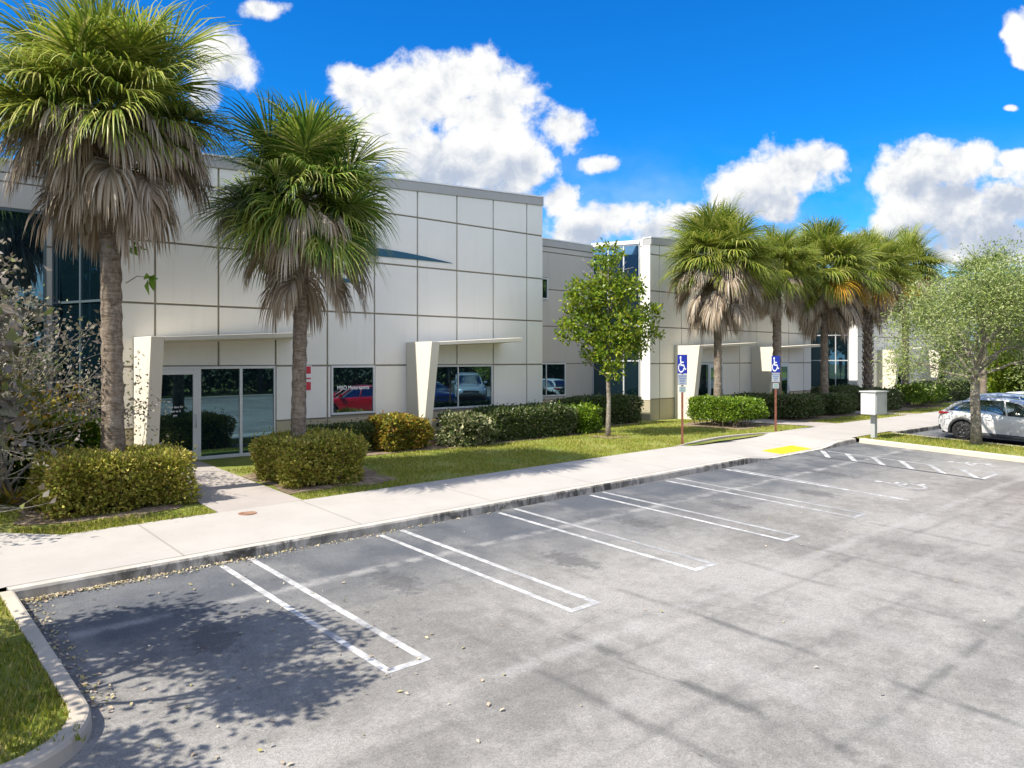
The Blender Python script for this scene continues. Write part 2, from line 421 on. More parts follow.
# ------------------------------------------------------------------ kerbs
def kerb(name, pts, h=.15, w=.17, mat=None, side=1, hf=None):
    """sweep a kerb section; the kerb body lies to the LEFT (side=1) of the path direction"""
    V = []; F = []; n = len(pts)
    prof = [(-.0,-.25),(0,-.02),(.012,.75),(.03,.94),(.055,1.0),(w,1.0),(w,-.25)]
    for i,(x,y) in enumerate(pts):
        a = pts[max(i-1,0)]; b = pts[min(i+1,n-1)]
        d = Vector((b[0]-a[0], b[1]-a[1])).normalized(); nx, ny = -d.y*side, d.x*side
        z0 = plane(x, y); hh = hf(x,y) if hf else h
        for o_, k in prof:
            z = z0 + (k*hh if k > 0 else k)
            V.append((x+nx*o_, y+ny*o_, z))
    m = len(prof)
    for i in range(n-1):
        for k in range(m-1):
            F.append((i*m+k, (i+1)*m+k, (i+1)*m+k+1, i*m+k+1))
    F.append(tuple(range(m))); F.append(tuple((n-1)*m+k for k in range(m-1,-1,-1)))
    o = mesh_obj(name, V, F, mat or M['kerb']); o['kind'] = 'structure'
    bm = bmesh.new(); bm.from_mesh(o.data); bmesh.ops.recalc_face_normals(bm, faces=bm.faces); bm.to_mesh(o.data); bm.free()
    return o
kerb('kerb', [(x,11.75) for x in lin(1.69,19,30)+lin(19.2,25.4,32)+[25.8,26.2]], h=.172, w=.175, hf=lambda x,y: max(.012, .172 - .15*(1-ramp(x))))
kerb('kerb', [(x,11.75) for x in lin(29.4,60,30)], h=.172, w=.175)
# left grass island
arc = [(.85+.92*math.cos(a), 7.9+.92*math.sin(a)) for a in [R(-90*i/14) for i in range(15)]]
isl = [(1.77, y) for y in lin(11.74, 8.0, 12)] + arc[0:] + [(x, 6.98) for x in lin(.5,-7,8)]
kerb('kerb', isl, h=.165, w=.185, mat=M['kerbclean'], side=-1)
V = [(x,y,plane(x,y)+.135) for x,y in [(1.62,11.73)]+[(1.62,y) for y in lin(11.5,8,8)]+[(.85+.75*math.cos(a),7.9+.75*math.sin(a)) for a in [R(-90*i/10) for i in range(11)]]+[(-7,7.14),(-7,11.73)]]
o = mesh_obj('lawn', V, [tuple(range(len(V)-1,-1,-1))], M['lawn']); o['kind'] = 'structure'
bm = bmesh.new(); bm.from_mesh(o.data); bmesh.ops.recalc_face_normals(bm, faces=bm.faces); bmesh.ops.triangulate(bm, faces=bm.faces); bm.to_mesh(o.data); bm.free()
# right planted island
ri = [(26.4,11.74)]+[(26.4, y) for y in lin(11.2,4.2,10)]+[(26.6,3.6),(27.2,3.2),(28.2,3.2),(28.9,3.5),(29.2,4.1)]+[(29.2,y) for y in lin(4.8,11.74,9)]
kerb('kerb', ri, h=.16, w=.17, mat=M['kerbclean'], side=1)
V = [(x,y,plane(x,y)+.14) for x,y in [(26.55,11.95),(26.55,4),(27.2,3.36),(28.3,3.36),(29.05,4.0),(29.05,11.95)]]
o = mesh_obj('lawn', V, [tuple(range(len(V)))], M['lawn']); o['kind'] = 'structure'
# raised edge behind the ramp
V = []; F = []
xs = lin(19.6,25.2,24)
for x in xs:
    k = math.sin(math.pi*(x-19.6)/5.6)
    y = 14.28 + .25*k
    for (dy,z) in ((0,-.25),(0,.045*k+.02),(.14,.045*k+.022),(.14,-.2)):
        V.append((x, y+dy, base(x,14.3)+z))
for i in range(len(xs)-1):
    for k in range(3): F.append((i*4+k,(i+1)*4+k,(i+1)*4+k+1,i*4+k+1))
o = mesh_obj('kerb', V, F, M['path']); o['kind'] = 'structure'
# far side of the lot: kerb and verge (seen mirrored in the windows)
kerb('kerb', [(x,-12.0) for x in lin(120,-40,30)], h=.15, w=.18, mat=M['kerbclean'])
grid('lawn', [-60,0,60,140], [-60,-30,-12.15], lambda x,y: plane(x,-12.1)+.13, M['lawn'])

# ------------------------------------------------------------------ painted markings
def strip(name, polys, mat, dz=.004):
    V = []; F = []
    for poly in polys:
        b = len(V); V += [(x,y,plane(x,y)+dz) for x,y in poly]; F.append(tuple(range(b,b+len(poly))))
    o = mesh_obj(name, V, F, mat); o['kind'] = 'structure'
    bm = bmesh.new(); bm.from_mesh(o.data)
    for f in bm.faces:
        f.normal_update()
        if f.normal.z < 0: f.normal_flip()
    bm.to_mesh(o.data); bm.free(); return o
def rc(x0,x1,y0,y1): return [(x0,y0),(x1,y0),(x1,y1),(x0,y1)]
for k in range(5):
    x = 4.36 + 2.75*k + (.05 if k in (1,2) else 0)
    strip('parking_line', [rc(x,x+.095,6.9,11.62), rc(x+.095,x+.475,6.9,7.0)], M['paint'])
    strip('parking_line', [rc(x+.475,x+.575,6.9,11.68)], M['paint'] if k in (0,1) else M['paintfaint'])
strip('parking_line', [rc(17.98,18.09,6.9,11.6)], M['paint'])
strip('parking_line', [rc(18.16,18.25,8.6,11.5)], M['paintfaint'])
strip('parking_line', [rc(22.25,22.37,6.7,11.5)], M['paintblack'])
strip('parking_line', [rc(23.55,23.64,6.7,11.5)], M['paintfaint'])
hat = []
for k in range(6):
    y = 6.85 + k*.80
    hat.append([(22.38,y-.06),(23.54,y+.70),(23.54,y+.87),(22.38,y+.11)])
strip('road_marking', hat + [[(22.37,6.7),(23.64,6.7),(23.64,6.8),(22.37,6.8)]], M['paint'])

def isa_polys(s=1.0):
    """wheelchair symbol as polygons in a unit square, y up"""
    P = []
    def seg(a,b,w):
        d = Vector((b[0]-a[0],b[1]-a[1])).normalized(); n = (-d.y*w/2, d.x*w/2)
        P.append([(a[0]-n[0],a[1]-n[1]),(b[0]-n[0],b[1]-n[1]),(b[0]+n[0],b[1]+n[1]),(a[0]+n[0],a[1]+n[1])])
    P.append([(.36+.085*math.cos(t),.90+.085*math.sin(t)) for t in [2*math.pi*i/12 for i in range(12)]])
    seg((.37,.80),(.41,.40),.10); seg((.40,.62),(.66,.62),.075); seg((.39,.445),(.70,.445),.085); seg((.67,.46),(.80,.17),.085); seg((.78,.19),(.90,.24),.075)
    c = (.42,.30); r0,r1 = .215,.29; N = 22
    for i in range(N):
        a0 = R(118 + 235*i/N); a1 = R(118 + 235*(i+1)/N)
        P.append([(c[0]+r0*math.cos(a0),c[1]+r0*math.sin(a0)),(c[0]+r0*math.cos(a1),c[1]+r0*math.sin(a1)),(c[0]+r1*math.cos(a1),c[1]+r1*math.sin(a1)),(c[0]+r1*math.cos(a0),c[1]+r1*math.sin(a0))])
    return [[(x*s,y*s) for x,y in p] for p in P]
for cx, cy in ((19.35,7.15),(24.3,7.15)):
    strip('road_marking', [[(cx+x*1.05, cy+y*1.25) for x,y in p] for p in isa_polys()], M['paint'], .005)
# yellow warning mat on the ramp: small domes in one sheet
V=[];F=[]
def addmat():
    x0,x1,y0,y1 = 21.6,23.5,11.96,12.65
    nx,ny = 40,16
    for i in range(nx+1):
        for j in range(ny+1):
            x = x0+(x1-x0)*i/nx; y = y0+(y1-y0)*j/ny
            V.append((x,y,walkz(x,y)+.006+(.006 if (i%2 and j%2) else 0)))
    for i in range(nx):
        for j in range(ny):
            a=i*(ny+1)+j; F.append((a,a+ny+1,a+ny+2,a+1))
addmat()
o = mesh_obj('warning_mat', V, F, M['yellow'], smooth=True)
tag(o, 'bright yellow tactile warning mat on the dropped kerb ramp', 'warning mat')

# rusty cover plate let into the sidewalk
m_=MB(); zc=walkz(5.75,13.9); m_.tube([(5.75,13.9,zc-.02),(5.75,13.9,zc+.006)], .17, 20); o=m_.build('cover_plate', noisy('rusty_iron',(.20,.10,.06),(.34,.20,.13),9,.85), smooth=False)
tag(o,'small round rusty cover plate in the sidewalk by the entrance path','cover plate')
# ------------------------------------------------------------------ office building
def rects_minus(r, holes):
    out = [r]
    for h in holes:
        nxt = []
        for (a,b,c,d) in out:
            x0,x1 = max(a,h[0]),min(b,h[1]); z0,z1 = max(c,h[2]),min(d,h[3])
            if x0 >= x1 or z0 >= z1: nxt.append((a,b,c,d)); continue
            if a < x0: nxt.append((a,x0,c,d))
            if x1 < b: nxt.append((x1,b,c,d))
            if c < z0: nxt.append((x0,x1,c,z0))
            if z1 < d: nxt.append((x0,x1,z1,d))
        out = nxt
    return [r for r in out if r[1]-r[0] > .04 and r[3]-r[2] > .04]

bld = empty('office_building', (15,20.5,FLOOR))
tag(bld, 'long two-storey cream panelled office building with fin canopies over its doors', 'building')
ZL = [1.27, 2.82, 4.42, 5.99, 7.58]
J = .026
def wall_block(x0, x1, xl, Y, top, holes, basecol, coping=.3, pmat=None, vjoints=True):
    """tilt-up wall: backing wall, raised panels with joints, painted base, coping"""
    w = MB()
    tx0, tx1 = top(x0), top(x1)
    w.quadbox([(x0,Y,-.6),(x1,Y,-.6),(x1,Y+.3,-.6),(x0,Y+.3,-.6),(x0,Y,tx0-.02),(x1,Y,tx1-.02),(x1,Y+.3,tx1-.02),(x0,Y+.3,tx0-.02)])
    w.build('wall', M['joint'], bld)
    p = MB(); bs = MB()
    xs = [x0] + xl + [x1]
    for i in range(len(xs)-1):
        a,b = xs[i],xs[i+1]
        a_ = a + (J if i > 0 else 0); b_ = b - (J if i < len(xs)-2 else 0)
        for j in range(len(ZL)):
            c = ZL[j]+J; last = j == len(ZL)-1
            d = ZL[j+1]-J if not last else 99
            if last:
                ta, tb = top(a_)-coping, top(b_)-coping
                if min(ta,tb) > c+.1:
                    p.quadbox([(a_,Y-.045,c),(b_,Y-.045,c),(b_,Y+.01,c),(a_,Y+.01,c),(a_,Y-.045,ta),(b_,Y-.045,tb),(b_,Y+.01,tb),(a_,Y+.01,ta)])
            else:
                for (q0,q1,q2,q3) in rects_minus((a_,b_,c,d), holes): p.box(q0,q1,Y-.045,Y+.01,q2,q3)
        for (q0,q1,q2,q3) in rects_minus((a_,b_,-.5,ZL[0]-J), holes): bs.box(q0,q1,Y-.035,Y+.01,q2,q3)
    p.build('wall_panels', pmat or M['panel'], bld, bevel=.008)
    bs.build('wall_base', basecol, bld)
    c = MB()
    c.quadbox([(x0-.02,Y-.09,tx0-coping+.004),(x1+.02,Y-.09,tx1-coping+.004),(x1+.02,Y+.34,tx1-coping+.004),(x0-.02,Y+.34,tx0-coping+.004),
               (x0-.02,Y-.09,tx0),(x1+.02,Y-.09,tx1),(x1+.02,Y+.34,tx1),(x0-.02,Y+.34,tx0)])
    c.build('coping', M['coping'], bld, bevel=.02)
    tr = MB()
    tr.quadbox([(x0-.04,Y-.11,tx0+.003),(x1+.04,Y-.11,tx1+.003),(x1+.04,Y+.36,tx1+.003),(x0-.04,Y+.36,tx0+.003),
               (x0-.04,Y-.11,tx0+.05),(x1+.04,Y-.11,tx1+.05),(x1+.04,Y+.36,tx1+.05),(x0-.04,Y+.36,tx0+.05)])
    tr.build('coping', M['white'], bld)

def window(x0,x1,z0,z1,Y,mull=(),rows=(),fw=.065,name='window',fm='alu'):
    f = MB(); y0,y1 = Y-.06, Y-.004
    f.box(x0,x1,y0,y1,z0,z0+fw); f.box(x0,x1,y0,y1,z1-fw,z1)
    f.box(x0,x0+fw,y0,y1,z0+fw,z1-fw); f.box(x1-fw,x1,y0,y1,z0+fw,z1-fw)
    for m_ in mull: f.box(m_-fw*.35,m_+fw*.35,y0+.004,y1,z0+fw,z1-fw)
    for r_ in rows: f.box(x0+fw,x1-fw,y0+.006,y1,r_-fw*.35,r_+fw*.35)
    w = f.build(name, M[fm], bld, bevel=.006)
    xs = [x0+fw]+list(mull)+[x1-fw]
    for a,b in zip(xs[:-1],xs[1:]):
        g = MB(); g.box(a+.002,b-.002,Y-.028,Y-.012,z0+fw-.01,z1-fw+.01); g.build('pane', M['glass'], w)
    return w
def door(x0,x1,z0,z1,Y, hinge=-1):
    f = MB(); s = .13; y0,y1 = Y-.085,Y-.03
    f.box(x0,x0+s,y0,y1,z0,z1); f.box(x1-s,x1,y0,y1,z0,z1); f.box(x0+s,x1-s,y0,y1,z1-.14,z1); f.box(x0+s,x1-s,y0,y1,z0,z0+.24)
    d = f.build('door', M['alu'], bld, bevel=.006)
    g = MB(); g.box(x0+s-.01,x1-s+.01,Y-.062,Y-.045,z0+.23,z1-.13); g.build('pane', M['glass'], d)
    h = MB(); xh = x1-s*.5 if hinge < 0 else x0+s*.5
    h.tube([(xh,Y-.09,z0+.85),(xh,Y-.15,z0+.87),(xh,Y-.15,z0+1.17),(xh,Y-.09,z0+1.19)], .014, 8); h.build('handle', M['steel'], d, True)
    return d
def fin_canopy(xf, Y, x1, proj=1.45, projb=.9, zt=3.55, rise=.2, th=.3):
    """tapered fin wall standing square to the facade, with a thin canopy slab running off its top"""
    f = MB(); z0 = base(xf, Y-1)-.3
    f.prism([(Y-.05,z0),(Y-projb,z0),(Y-proj,zt),(Y-.05,zt)], 'x', xf, xf+th)
    f.build('fin_wall', M['fin'], bld, bevel=.012)
    c = MB(); a = xf+th+.004
    def sec(x, zt_, thk, pj): return [(x,Y-pj,zt_-thk),(x,Y-.05,zt_-thk-.05),(x,Y-.05,zt_),(x,Y-pj,zt_)]
    s0 = sec(a, zt-.003, .10, proj-.01); s1 = sec(x1, zt+rise, .13, proj-.25)
    c.quadbox([s0[0],s1[0],s1[1],s0[1],s0[3],s1[3],s1[2],s0[2]])
    c.build('canopy', M['fin'], bld, bevel=.01)

# --- left wing
t1 = lambda x: 8.38 + .05*(x-7.19)
YF = 20.5
XL = [6.07+1.6*i for i in range(9)]
holes1 = [(5.93,9.27,.0,2.84),(10.97,12.5,1.33,2.84),(14.3,17.26,1.33,2.84)]
wall_block(5.26, 19.66, XL, YF, t1, holes1, M['base'])
window(10.99,12.48,1.35,2.82,YF)
window(14.32,17.24,1.35,2.82,YF, mull=(15.72,))
# entrance: frame with a glazed door and two fixed lights
sf = MB()
for a,b in ((5.95,6.0),(7.12,7.2),(8.23,8.31),(9.2,9.25)): sf.box(a,b,YF-.08,YF-.004,.36,2.82)
for a,b in ((6.0,7.12),(7.2,8.23),(8.31,9.2)): sf.box(a,b,YF-.08,YF-.004,2.75,2.82)
for a,b in ((7.2,8.23),(8.31,9.2)): sf.box(a,b,YF-.08,YF-.004,.36,.45)
sfo = sf.build('storefront', M['alu'], bld, bevel=.006)
for a,b in ((7.2,8.23),(8.31,9.2)):
    g = MB(); g.box(a-.01,b+.01,YF-.045,YF-.025,.44,2.76); g.build('pane', M['glass'], sfo)
door(6.0,7.12,.38,2.75,YF)
fin_canopy(5.56, YF, 9.75)
fin_canopy(13.63, YF, 17.6)
# --- right wing and the one beyond: same module
def wing(x0, x1, yw, doors, fins, wins=()):
    tt = lambda x: 8.28 + .05*(x-x0)
    xl = []; x = x0+.62
    while x < x1-.5: xl.append(x); x += 1.6
    holes = [(a-.02,b+.02,0,2.86) for a,b,_ in doors]+[(a-.02,b+.02,1.3,2.86) for a,b in wins]
    wall_block(x0, x1, xl, yw, tt, holes, M['base'])
    for a,b,dx in doors:
        s_ = MB()
        for q0,q1 in ((a,a+.06),(dx,dx+.07),(b-.06,b)): s_.box(q0,q1,yw-.08,yw-.004,.36,2.84)
        s_.box(a+.06,dx,yw-.08,yw-.004,2.76,2.84); s_.box(dx+.07,b-.06,yw-.08,yw-.004,2.76,2.84); s_.box(a+.06,dx,yw-.08,yw-.004,.36,.45)
        so = s_.build('storefront', M['alu'], bld, bevel=.006)
        g = MB(); g.box(a+.05,dx+.01,yw-.045,yw-.025,.44,2.77); g.build('pane', M['glass'], so)
        door(dx+.07,b-.06,.38,2.76,yw)
    for a,b in wins: window(a,b,1.33,2.84,yw)
    for xf,xe in fins: fin_canopy(xf, yw, xe, proj=1.38, projb=.92, zt=3.62)
wing(26.5, 40.75, 20.85, [(29.6,32.0,30.8),(36.0,38.3,37.0)], [(28.2,33.4),(34.56,39.8)])
wing(46.6, 66.0, 20.85, [(50.9,53.2,51.9)], [(49.4,54.6),(56.3,61.5)], [(58.0,61.0)])
# end returns of the wings (lit ends), stepped base
def end_return(x, y0, y1, top, tw=.3):
    w = MB(); w.box(x-.035,x-.003,y0-.04,y1,1.24,top-.3); w.build('end_wall', M['panel'], bld)
    b = MB(); b.box(x-.03,x-.003,y0-.04,y1,-.6,1.22); b.build('wall_base', M['base'], bld)
    c = MB(); c.box(x-.06,x+.3,y0+.32,y1+.02,top-.3,top-.004); c.box(x-.003,x+.3,y0+.305,y1,-.6,top-.31); c.build('wall', M['panel'], bld)
end_return(5.26, YF, 21.05, t1(5.26))
end_return(26.5, 20.85, 21.36, 8.28)
end_return(46.6, 20.85, 21.36, 8.28)
# recessed walls between the wings
def recess(x0, x1, wins, top=8.12):
    Y = 23.4; w = MB(); w.box(x0,x1,Y,Y+.3,-.4,top); w.build('wall', M['joint'], bld)
    p = MB(); b = MB()
    holes = [(a-.02,c-.0,d-.02,e+.02) for a,c,d,e,_ in wins]
    zz = ZL + [top-.3]
    for j in range(len(zz)-1):
        for q in rects_minus((x0,x1,zz[j]+.02,zz[j+1]-.02), holes): p.box(q[0],q[1],Y-.04,Y+.01,q[2],q[3])
    b.box(x0,x1,Y-.03,Y+.01,-.4,ZL[0]-.02)
    p.build('wall_panels', M['recess'], bld, bevel=.006); b.build('wall_base', M['base'], bld)
    c = MB(); c.box(x0,x1,Y-.07,Y+.34,top-.29,top); c.build('coping', M['coping'], bld)
    c = MB(); c.box(x0,x1,Y-.09,Y+.36,top+.003,top+.05); c.build('coping', M['white'], bld)
    for a,c_,d,e,ml in wins: window(a,c_,d,e,Y,mull=ml,fm='darkalu' if x1 < 5 else 'alu')
recess(19.6, 25.62, [(21.4,23.85,1.42,2.86,(22.67,)),(21.4,22.78,5.55,6.47,())])
recess(40.7, 45.72, [(42.2,44.4,1.42,2.86,(43.3,))])
recess(-14.0, 4.38, [(-6.0,-1.2,1.42,6.9,(-4.4,-2.8)),(-.6,4.2,1.42,6.9,(.6,1.8,3.0))])
# angled full-height glazing beside each wing end
def slanted_glass(ax, ay, bx, by, top=8.1, cols=3, rows=(2.94,4.5,6.1), fm='alu'):
    A = Vector((ax,ay,0)); B = Vector((bx,by,0)); d = (B-A); L = d.length; d.normalize(); n = Vector((-d.y,d.x,0))
    if n.y > 0: n = -n
    def bar(u0,u1,z0,z1,o0,o1,mb):
        q = [A+d*u0+n*o0, A+d*u1+n*o0, A+d*u1+n*o1, A+d*u0+n*o1]
        mb.quadbox([(v.x,v.y,z0) for v in q]+[(v.x,v.y,z1) for v in q])
    f = MB()
    for i in range(cols+1):
        u = L*i/cols; bar(max(0,u-.03),min(L,u+.03),1.26,top-.06,-.02,.05,f)
    for r_ in (1.26,)+rows+(top-.06,): bar(0,L,r_-.03,r_+.03,-.018,.046,f)
    w = f.build('curtain_wall', M[fm], bld)
    rr = (1.26,)+rows+(top-.06,)
    for j in range(len(rr)-1):
        for i in range(cols):
            g = MB(); bar(L*i/cols+.025,L*(i+1)/cols-.025,rr[j]+.025,rr[j+1]-.025,0,.015,g)
            g.build('pane', M['skyglass'] if rr[j] > 5.5 else M['glass'], w)
    b = MB(); bar(0,L,-.5,1.225,-.1,.04,b); b.build('wall_base', M['base'], bld)
    c = MB(); bar(-.05,L,top-.025,top+.14,-.2,.09,c); c.build('coping', M['white'], bld)
slanted_glass(25.62,23.36, 26.44,21.36)
slanted_glass(45.72,23.36, 46.54,21.36)
slanted_glass(4.38,23.36, 5.2,21.06, cols=2, rows=(4.5,), fm='darkalu')
# mass behind: roof, back and side walls
r = MB(); r.box(-14,66,23.75,44,7.3,7.5); r.box(5.7,19.5,20.85,23.7,7.3,7.5); r.box(26.85,40.6,21.2,23.7,7.3,7.5); r.box(46.95,65.9,21.2,23.7,7.3,7.5)
r.build('roof', M['roof'], bld)
w = MB(); w.box(-14,66,44.0,44.3,-.6,7.9); w.box(-14.3,-14.003,23.4,44.3,-.6,7.9); w.box(66.003,66.3,20.85,44.3,-.6,8.2); w.box(19.68,19.95,20.82,23.38,-.5,8.5); w.box(40.77,41.0,21.17,23.38,-.5,8.4)
w.build('wall', M['recess'], bld)
for c in bld.children: c.location = -Vector(bld.location)

# swoosh emblem on the left wing
def swoosh(pts_up, pts_lo):
    m_ = MB(); m_.prism([(x,z) for x,z in pts_up]+[(x,z) for x,z in reversed(pts_lo)], 'y', YF-.075, YF-.0465); return m_
blue = plain('emblem_teal', (.006,.085,.15), .5)
em = empty('wall_emblem', (12.8,YF-.06,6.2)); tag(em, 'teal blue swoosh emblem high on the cream left wing', 'emblem')
def arcs(x0,x1,zu,zl): 
    n = 14; up=[];lo=[]
    for i in range(n+1):
        t = i/n; x = x0+(x1-x0)*t
        up.append((x, zu(t)+3)); lo.append((x, zl(t)+3))
    return up,lo
u,l = arcs(10.2,15.46, lambda t: 3.22+.24*math.sin(math.pi*min(1,(.22+.78*t)))**.9*(1-.05*t) if t<1 else 3.222, lambda t: 3.218-.04*(1-t)**1.6)
swoosh(u,l).build('swoosh', blue, em)
u,l = arcs(10.6,12.17, lambda t: 2.312+.2*(1-t)**.8*(.3+.7*t)*1.6, lambda t: 2.308-.02*math.sin(math.pi*t)+.06*(1-t))
swoosh(u,l).build('swoosh', blue, em)
for c in em.children: c.location = -Vector(em.location)

# lettering on the glass
def text_obj(s, size, loc, mat, name='lettering', rot=(R(90),0,0), align='CENTER', ext=.002, parent=None):
    cu = bpy.data.curves.new(name, 'FONT'); cu.body = s; cu.size = size; cu.align_x = align; cu.extrude = ext; cu.offset = size*.022
    o = bpy.data.objects.new(name+'_tmp', cu); link(o)
    dg = bpy.context.evaluated_depsgraph_get()
    me = bpy.data.meshes.new_from_object(o.evaluated_get(dg)); bpy.data.objects.remove(o)
    me.materials.clear(); me.materials.append(mat)
    o = bpy.data.objects.new(name, me); link(o); o.location = loc; o.rotation_euler = rot
    if parent: o.parent = parent
    return o
letter = plain('white_vinyl', (.8,.8,.8), .5)
o = text_obj('MISO Motorsports', .165, (11.74,YF-.036,2.10), letter); o.scale.x = .86
tag(o, 'white vinyl shop lettering on the square window', 'lettering')
dl = empty('door_lettering', (6.55,YF-.065,1.75)); tag(dl, 'small white lettering on the glass entrance door', 'lettering')
for i,s in enumerate(('Mon thru Fri','9am to 5','pm')):
    text_obj(s, .075, (0, -.003, .0-.105*i), letter, parent=dl)
# reflective red and white wall sign by the near palm
ws = empty('wall_sign', (10.16,YF-.05,2.45)); tag(ws, 'small red and white sign fixed on the wall beside the entrance', 'sign')
m_ = MB(); m_.box(-.2,.2,-.012,0,-.38,.38); m_.build('backplate', M['white'], ws)
red = plain('sign_red', (.55,.02,.04), .5)
m_ = MB(); m_.box(-.17,.17,-.016,-.0122,.14,.35); m_.box(-.17,.17,-.016,-.0122,-.34,-.10); m_.box(-.17,.17,-.016,-.0122,-.02,.02); m_.build('print', red, ws)
# ------------------------------------------------------------------ plants
def unit(v):
    return v/np.maximum(np.linalg.norm(v, axis=-1, keepdims=True), 1e-9)
def leaves_np(C, D, L, W, rng, fold=.25):
    """one folded four-point leaf per centre: C base points, D pointing directions"""
    n = len(C); D = unit(D); r = rng.normal(size=(n,3)); S = unit(np.cross(D, r)); U = np.cross(S, D)
    L = L*rng.uniform(.65,1.25,(n,1)); W = W*rng.uniform(.7,1.2,(n,1))
    mid = C + D*L*.45
    V = np.stack([C, mid + S*W*.5 + U*W*fold, C + D*L - U*L*.12, mid - S*W*.5 + U*W*fold], 1).reshape(-1,3)
    F = np.arange(n*4).reshape(n,4)
    return V, F

def hedge(name, label, x0,x1,y0,y1,h, mat, seed, n=9000, L=.075, W=.045, lift=0., rot=0, cat='hedge', group=None, stems=True, rough=.07, power=5.0, z0=None):
    rng = np.random.default_rng(seed)
    cx,cy = (x0+x1)/2,(y0+y1)/2; zb = base(cx,cy) if z0 is None else z0
    hx,hy,hz = (x1-x0)/2,(y1-y0)/2,(h-lift)/2
    root = empty(name, (cx,cy,zb), rot); tag(root, label, cat, group)
    # points on a superellipsoid shell, pushed in and out by low-frequency lumps
    area = np.array([hx*hy, hx*hy*.35, hx*hz,hx*hz, hy*hz,hy*hz]); area/=area.sum()
    face = rng.choice(6, n, p=area); u = rng.uniform(-1,1,(n,2)); P = np.zeros((n,3))
    for k,(ax,sg) in enumerate(((2,1),(2,-1),(1,-1),(1,1),(0,-1),(0,1))):
        m = face==k; o = [a for a in range(3) if a!=ax]
        P[m,ax]=sg; P[np.ix_(m,o)] = u[m]
    nrm = (np.abs(P)**power).sum(1)**(1/power); N = P/nrm[:,None]
    ph = rng.uniform(0,6.28,6)
    lump = np.sin(N[:,0]*hx*5+ph[0])*np.sin(N[:,1]*hy*5+ph[1])+np.sin(N[:,2]*hz*7+ph[2]+N[:,0]*hx*3)
    dep = 1 + rough*lump*.5 - np.abs(rng.normal(0,.09,n))
    S = np.array([hx,hy,hz])
    Q = N*S*dep[:,None]; Q += rng.normal(0,.018,(n,3)); spr = rng.random(n) < .05; Q[spr] += np.abs(rng.normal(0,.07,(spr.sum(),1)))*N[spr] + rng.normal(0,.02,(spr.sum(),3)); Q[:,2] += lift + hz
    Q[:,2] = np.maximum(Q[:,2], .02)
    G = unit(np.sign(N)*np.abs(N)**(power-1)/S)
    D = G*.9 + rng.normal(0,.55,(n,3)) + np.array([0,0,.25])
    V,F = leaves_np(Q, D, L, W, rng)
    np_obj('foliage', V, [F], mat, root)
    # twiggy inside
    st = MB(); r2 = random.Random(seed)
    k = max(14, int(hx*hy*30))
    for i in range(k):
        a,b = r2.uniform(-.86,.86)*hx, r2.uniform(-.86,.86)*hy
        c,d = a+r2.uniform(-.25,.25), b+r2.uniform(-.25,.25)
        st.tube([(a*.9,b*.9,-.05),((a+c)/2+.03,(b+d)/2,h*.45),(max(-hx*.9,min(hx*.9,c)),max(-hy*.9,min(hy*.9,d)),h*.92)], [.012,.009,.004], 4, False)
        if i%2==0:
            e = (max(-hx,min(hx,a+r2.uniform(-.4,.4))), max(-hy,min(hy,b+r2.uniform(-.4,.4))), h*r2.uniform(.3,.7))
            st.tube([(a*.9,b*.9,.05), e], [.008,.003], 4, False)
    st.build('stems', M['stem'], root)
    # packed inner leaves so that it does not read hollow
    m_ = int(n*.35); Q = rng.uniform(-.88,.88,(m_,3))*S; Q[:,2] += lift+hz
    V,F = leaves_np(Q, rng.normal(0,1,(m_,3)), L*1.5, W*1.6, rng); np_obj('inner_foliage', V, [F], mat, root)
    return root

hedge('hedge','olive clipped box hedge beside the entrance path, round a palm trunk', 2.8,5.3,15.3,17.4,.95, M['hedge_olive'], 1, 17000, .08,.048, rough=.10, power=11., group='clipped hedges at the entrance')
hedge('hedge','olive clipped box hedge with shaded front, across the entrance path from its twin', 7.25,9.2,15.25,17.55,.98, M['hedge_olive'], 2, 15000, .08,.048, rough=.12, power=9., group='clipped hedges at the entrance')
hedge('hedge','bright green hedge at the dark glazing behind the bare twigs', .6,4.75,18.7,19.7,1.36, M['hedge_green'], 3, 13000, .11,.06)
hedge('bush','tall loose dark green bush against the recess glass', -1.0,3.9,20.4,22.2,2.9, M['hedge_dark'], 4, 12000, .12,.06, cat='bush', power=2.6, rough=.3)
hedge('hedge','low dark hedge strip along the wall under the square window', 9.7,12.0,19.3,20.2,.75, M['hedge_dark'], 5, 6000, .085,.045)
hedge('croton_bush','yellow and orange croton bush left of the fin by the square window', 11.7,13.45,18.6,20.0,.95, M['croton'], 6, 5200, .12,.06, cat='bush', power=3, rough=.2)
hedge('croton_bush','leggy dark bush with pale variegated leaves right of the fin', 14.0,15.6,18.1,19.6,.95, M['mixleaf'], 7, 3600, .12,.06, cat='bush', power=2.6, rough=.35)
hedge('hedge','dark green hedge running under the wide two-pane window', 15.3,19.9,18.6,19.9,1.05, M['hedge_dark'], 8, 15000, .085,.048)
hedge('bush','light green bush at the end of the dark window hedge', 19.7,20.9,18.5,19.7,1.0, M['hedge_green'], 9, 3200, .11,.06, cat='bush', power=3, rough=.25)
hedge('hedge','dark trimmed hedge in front of the recessed grey wall', 20.9,25.6,20.3,21.5,1.12, M['hedge_dark'], 10, 14000, .085,.05)
hedge('hedge','green flat-topped hedge behind the first blue parking sign', 25.55,27.9,15.9,18.5,1.08, M['hedge_green'], 11, 9000, .09,.05, lift=.28, rough=.1)
hedge('hedge','green hedge round the second palm of the far wing', 30.5,33.0,16.0,18.4,1.0, M['hedge_dark'], 12, 8000, .095,.05, lift=.15)
hedge('hedge','low dark hedge along the far wing wall between its two fins', 32.3,34.4,19.5,20.6,.95, M['hedge_dark'], 13, 5000, .09,.05)
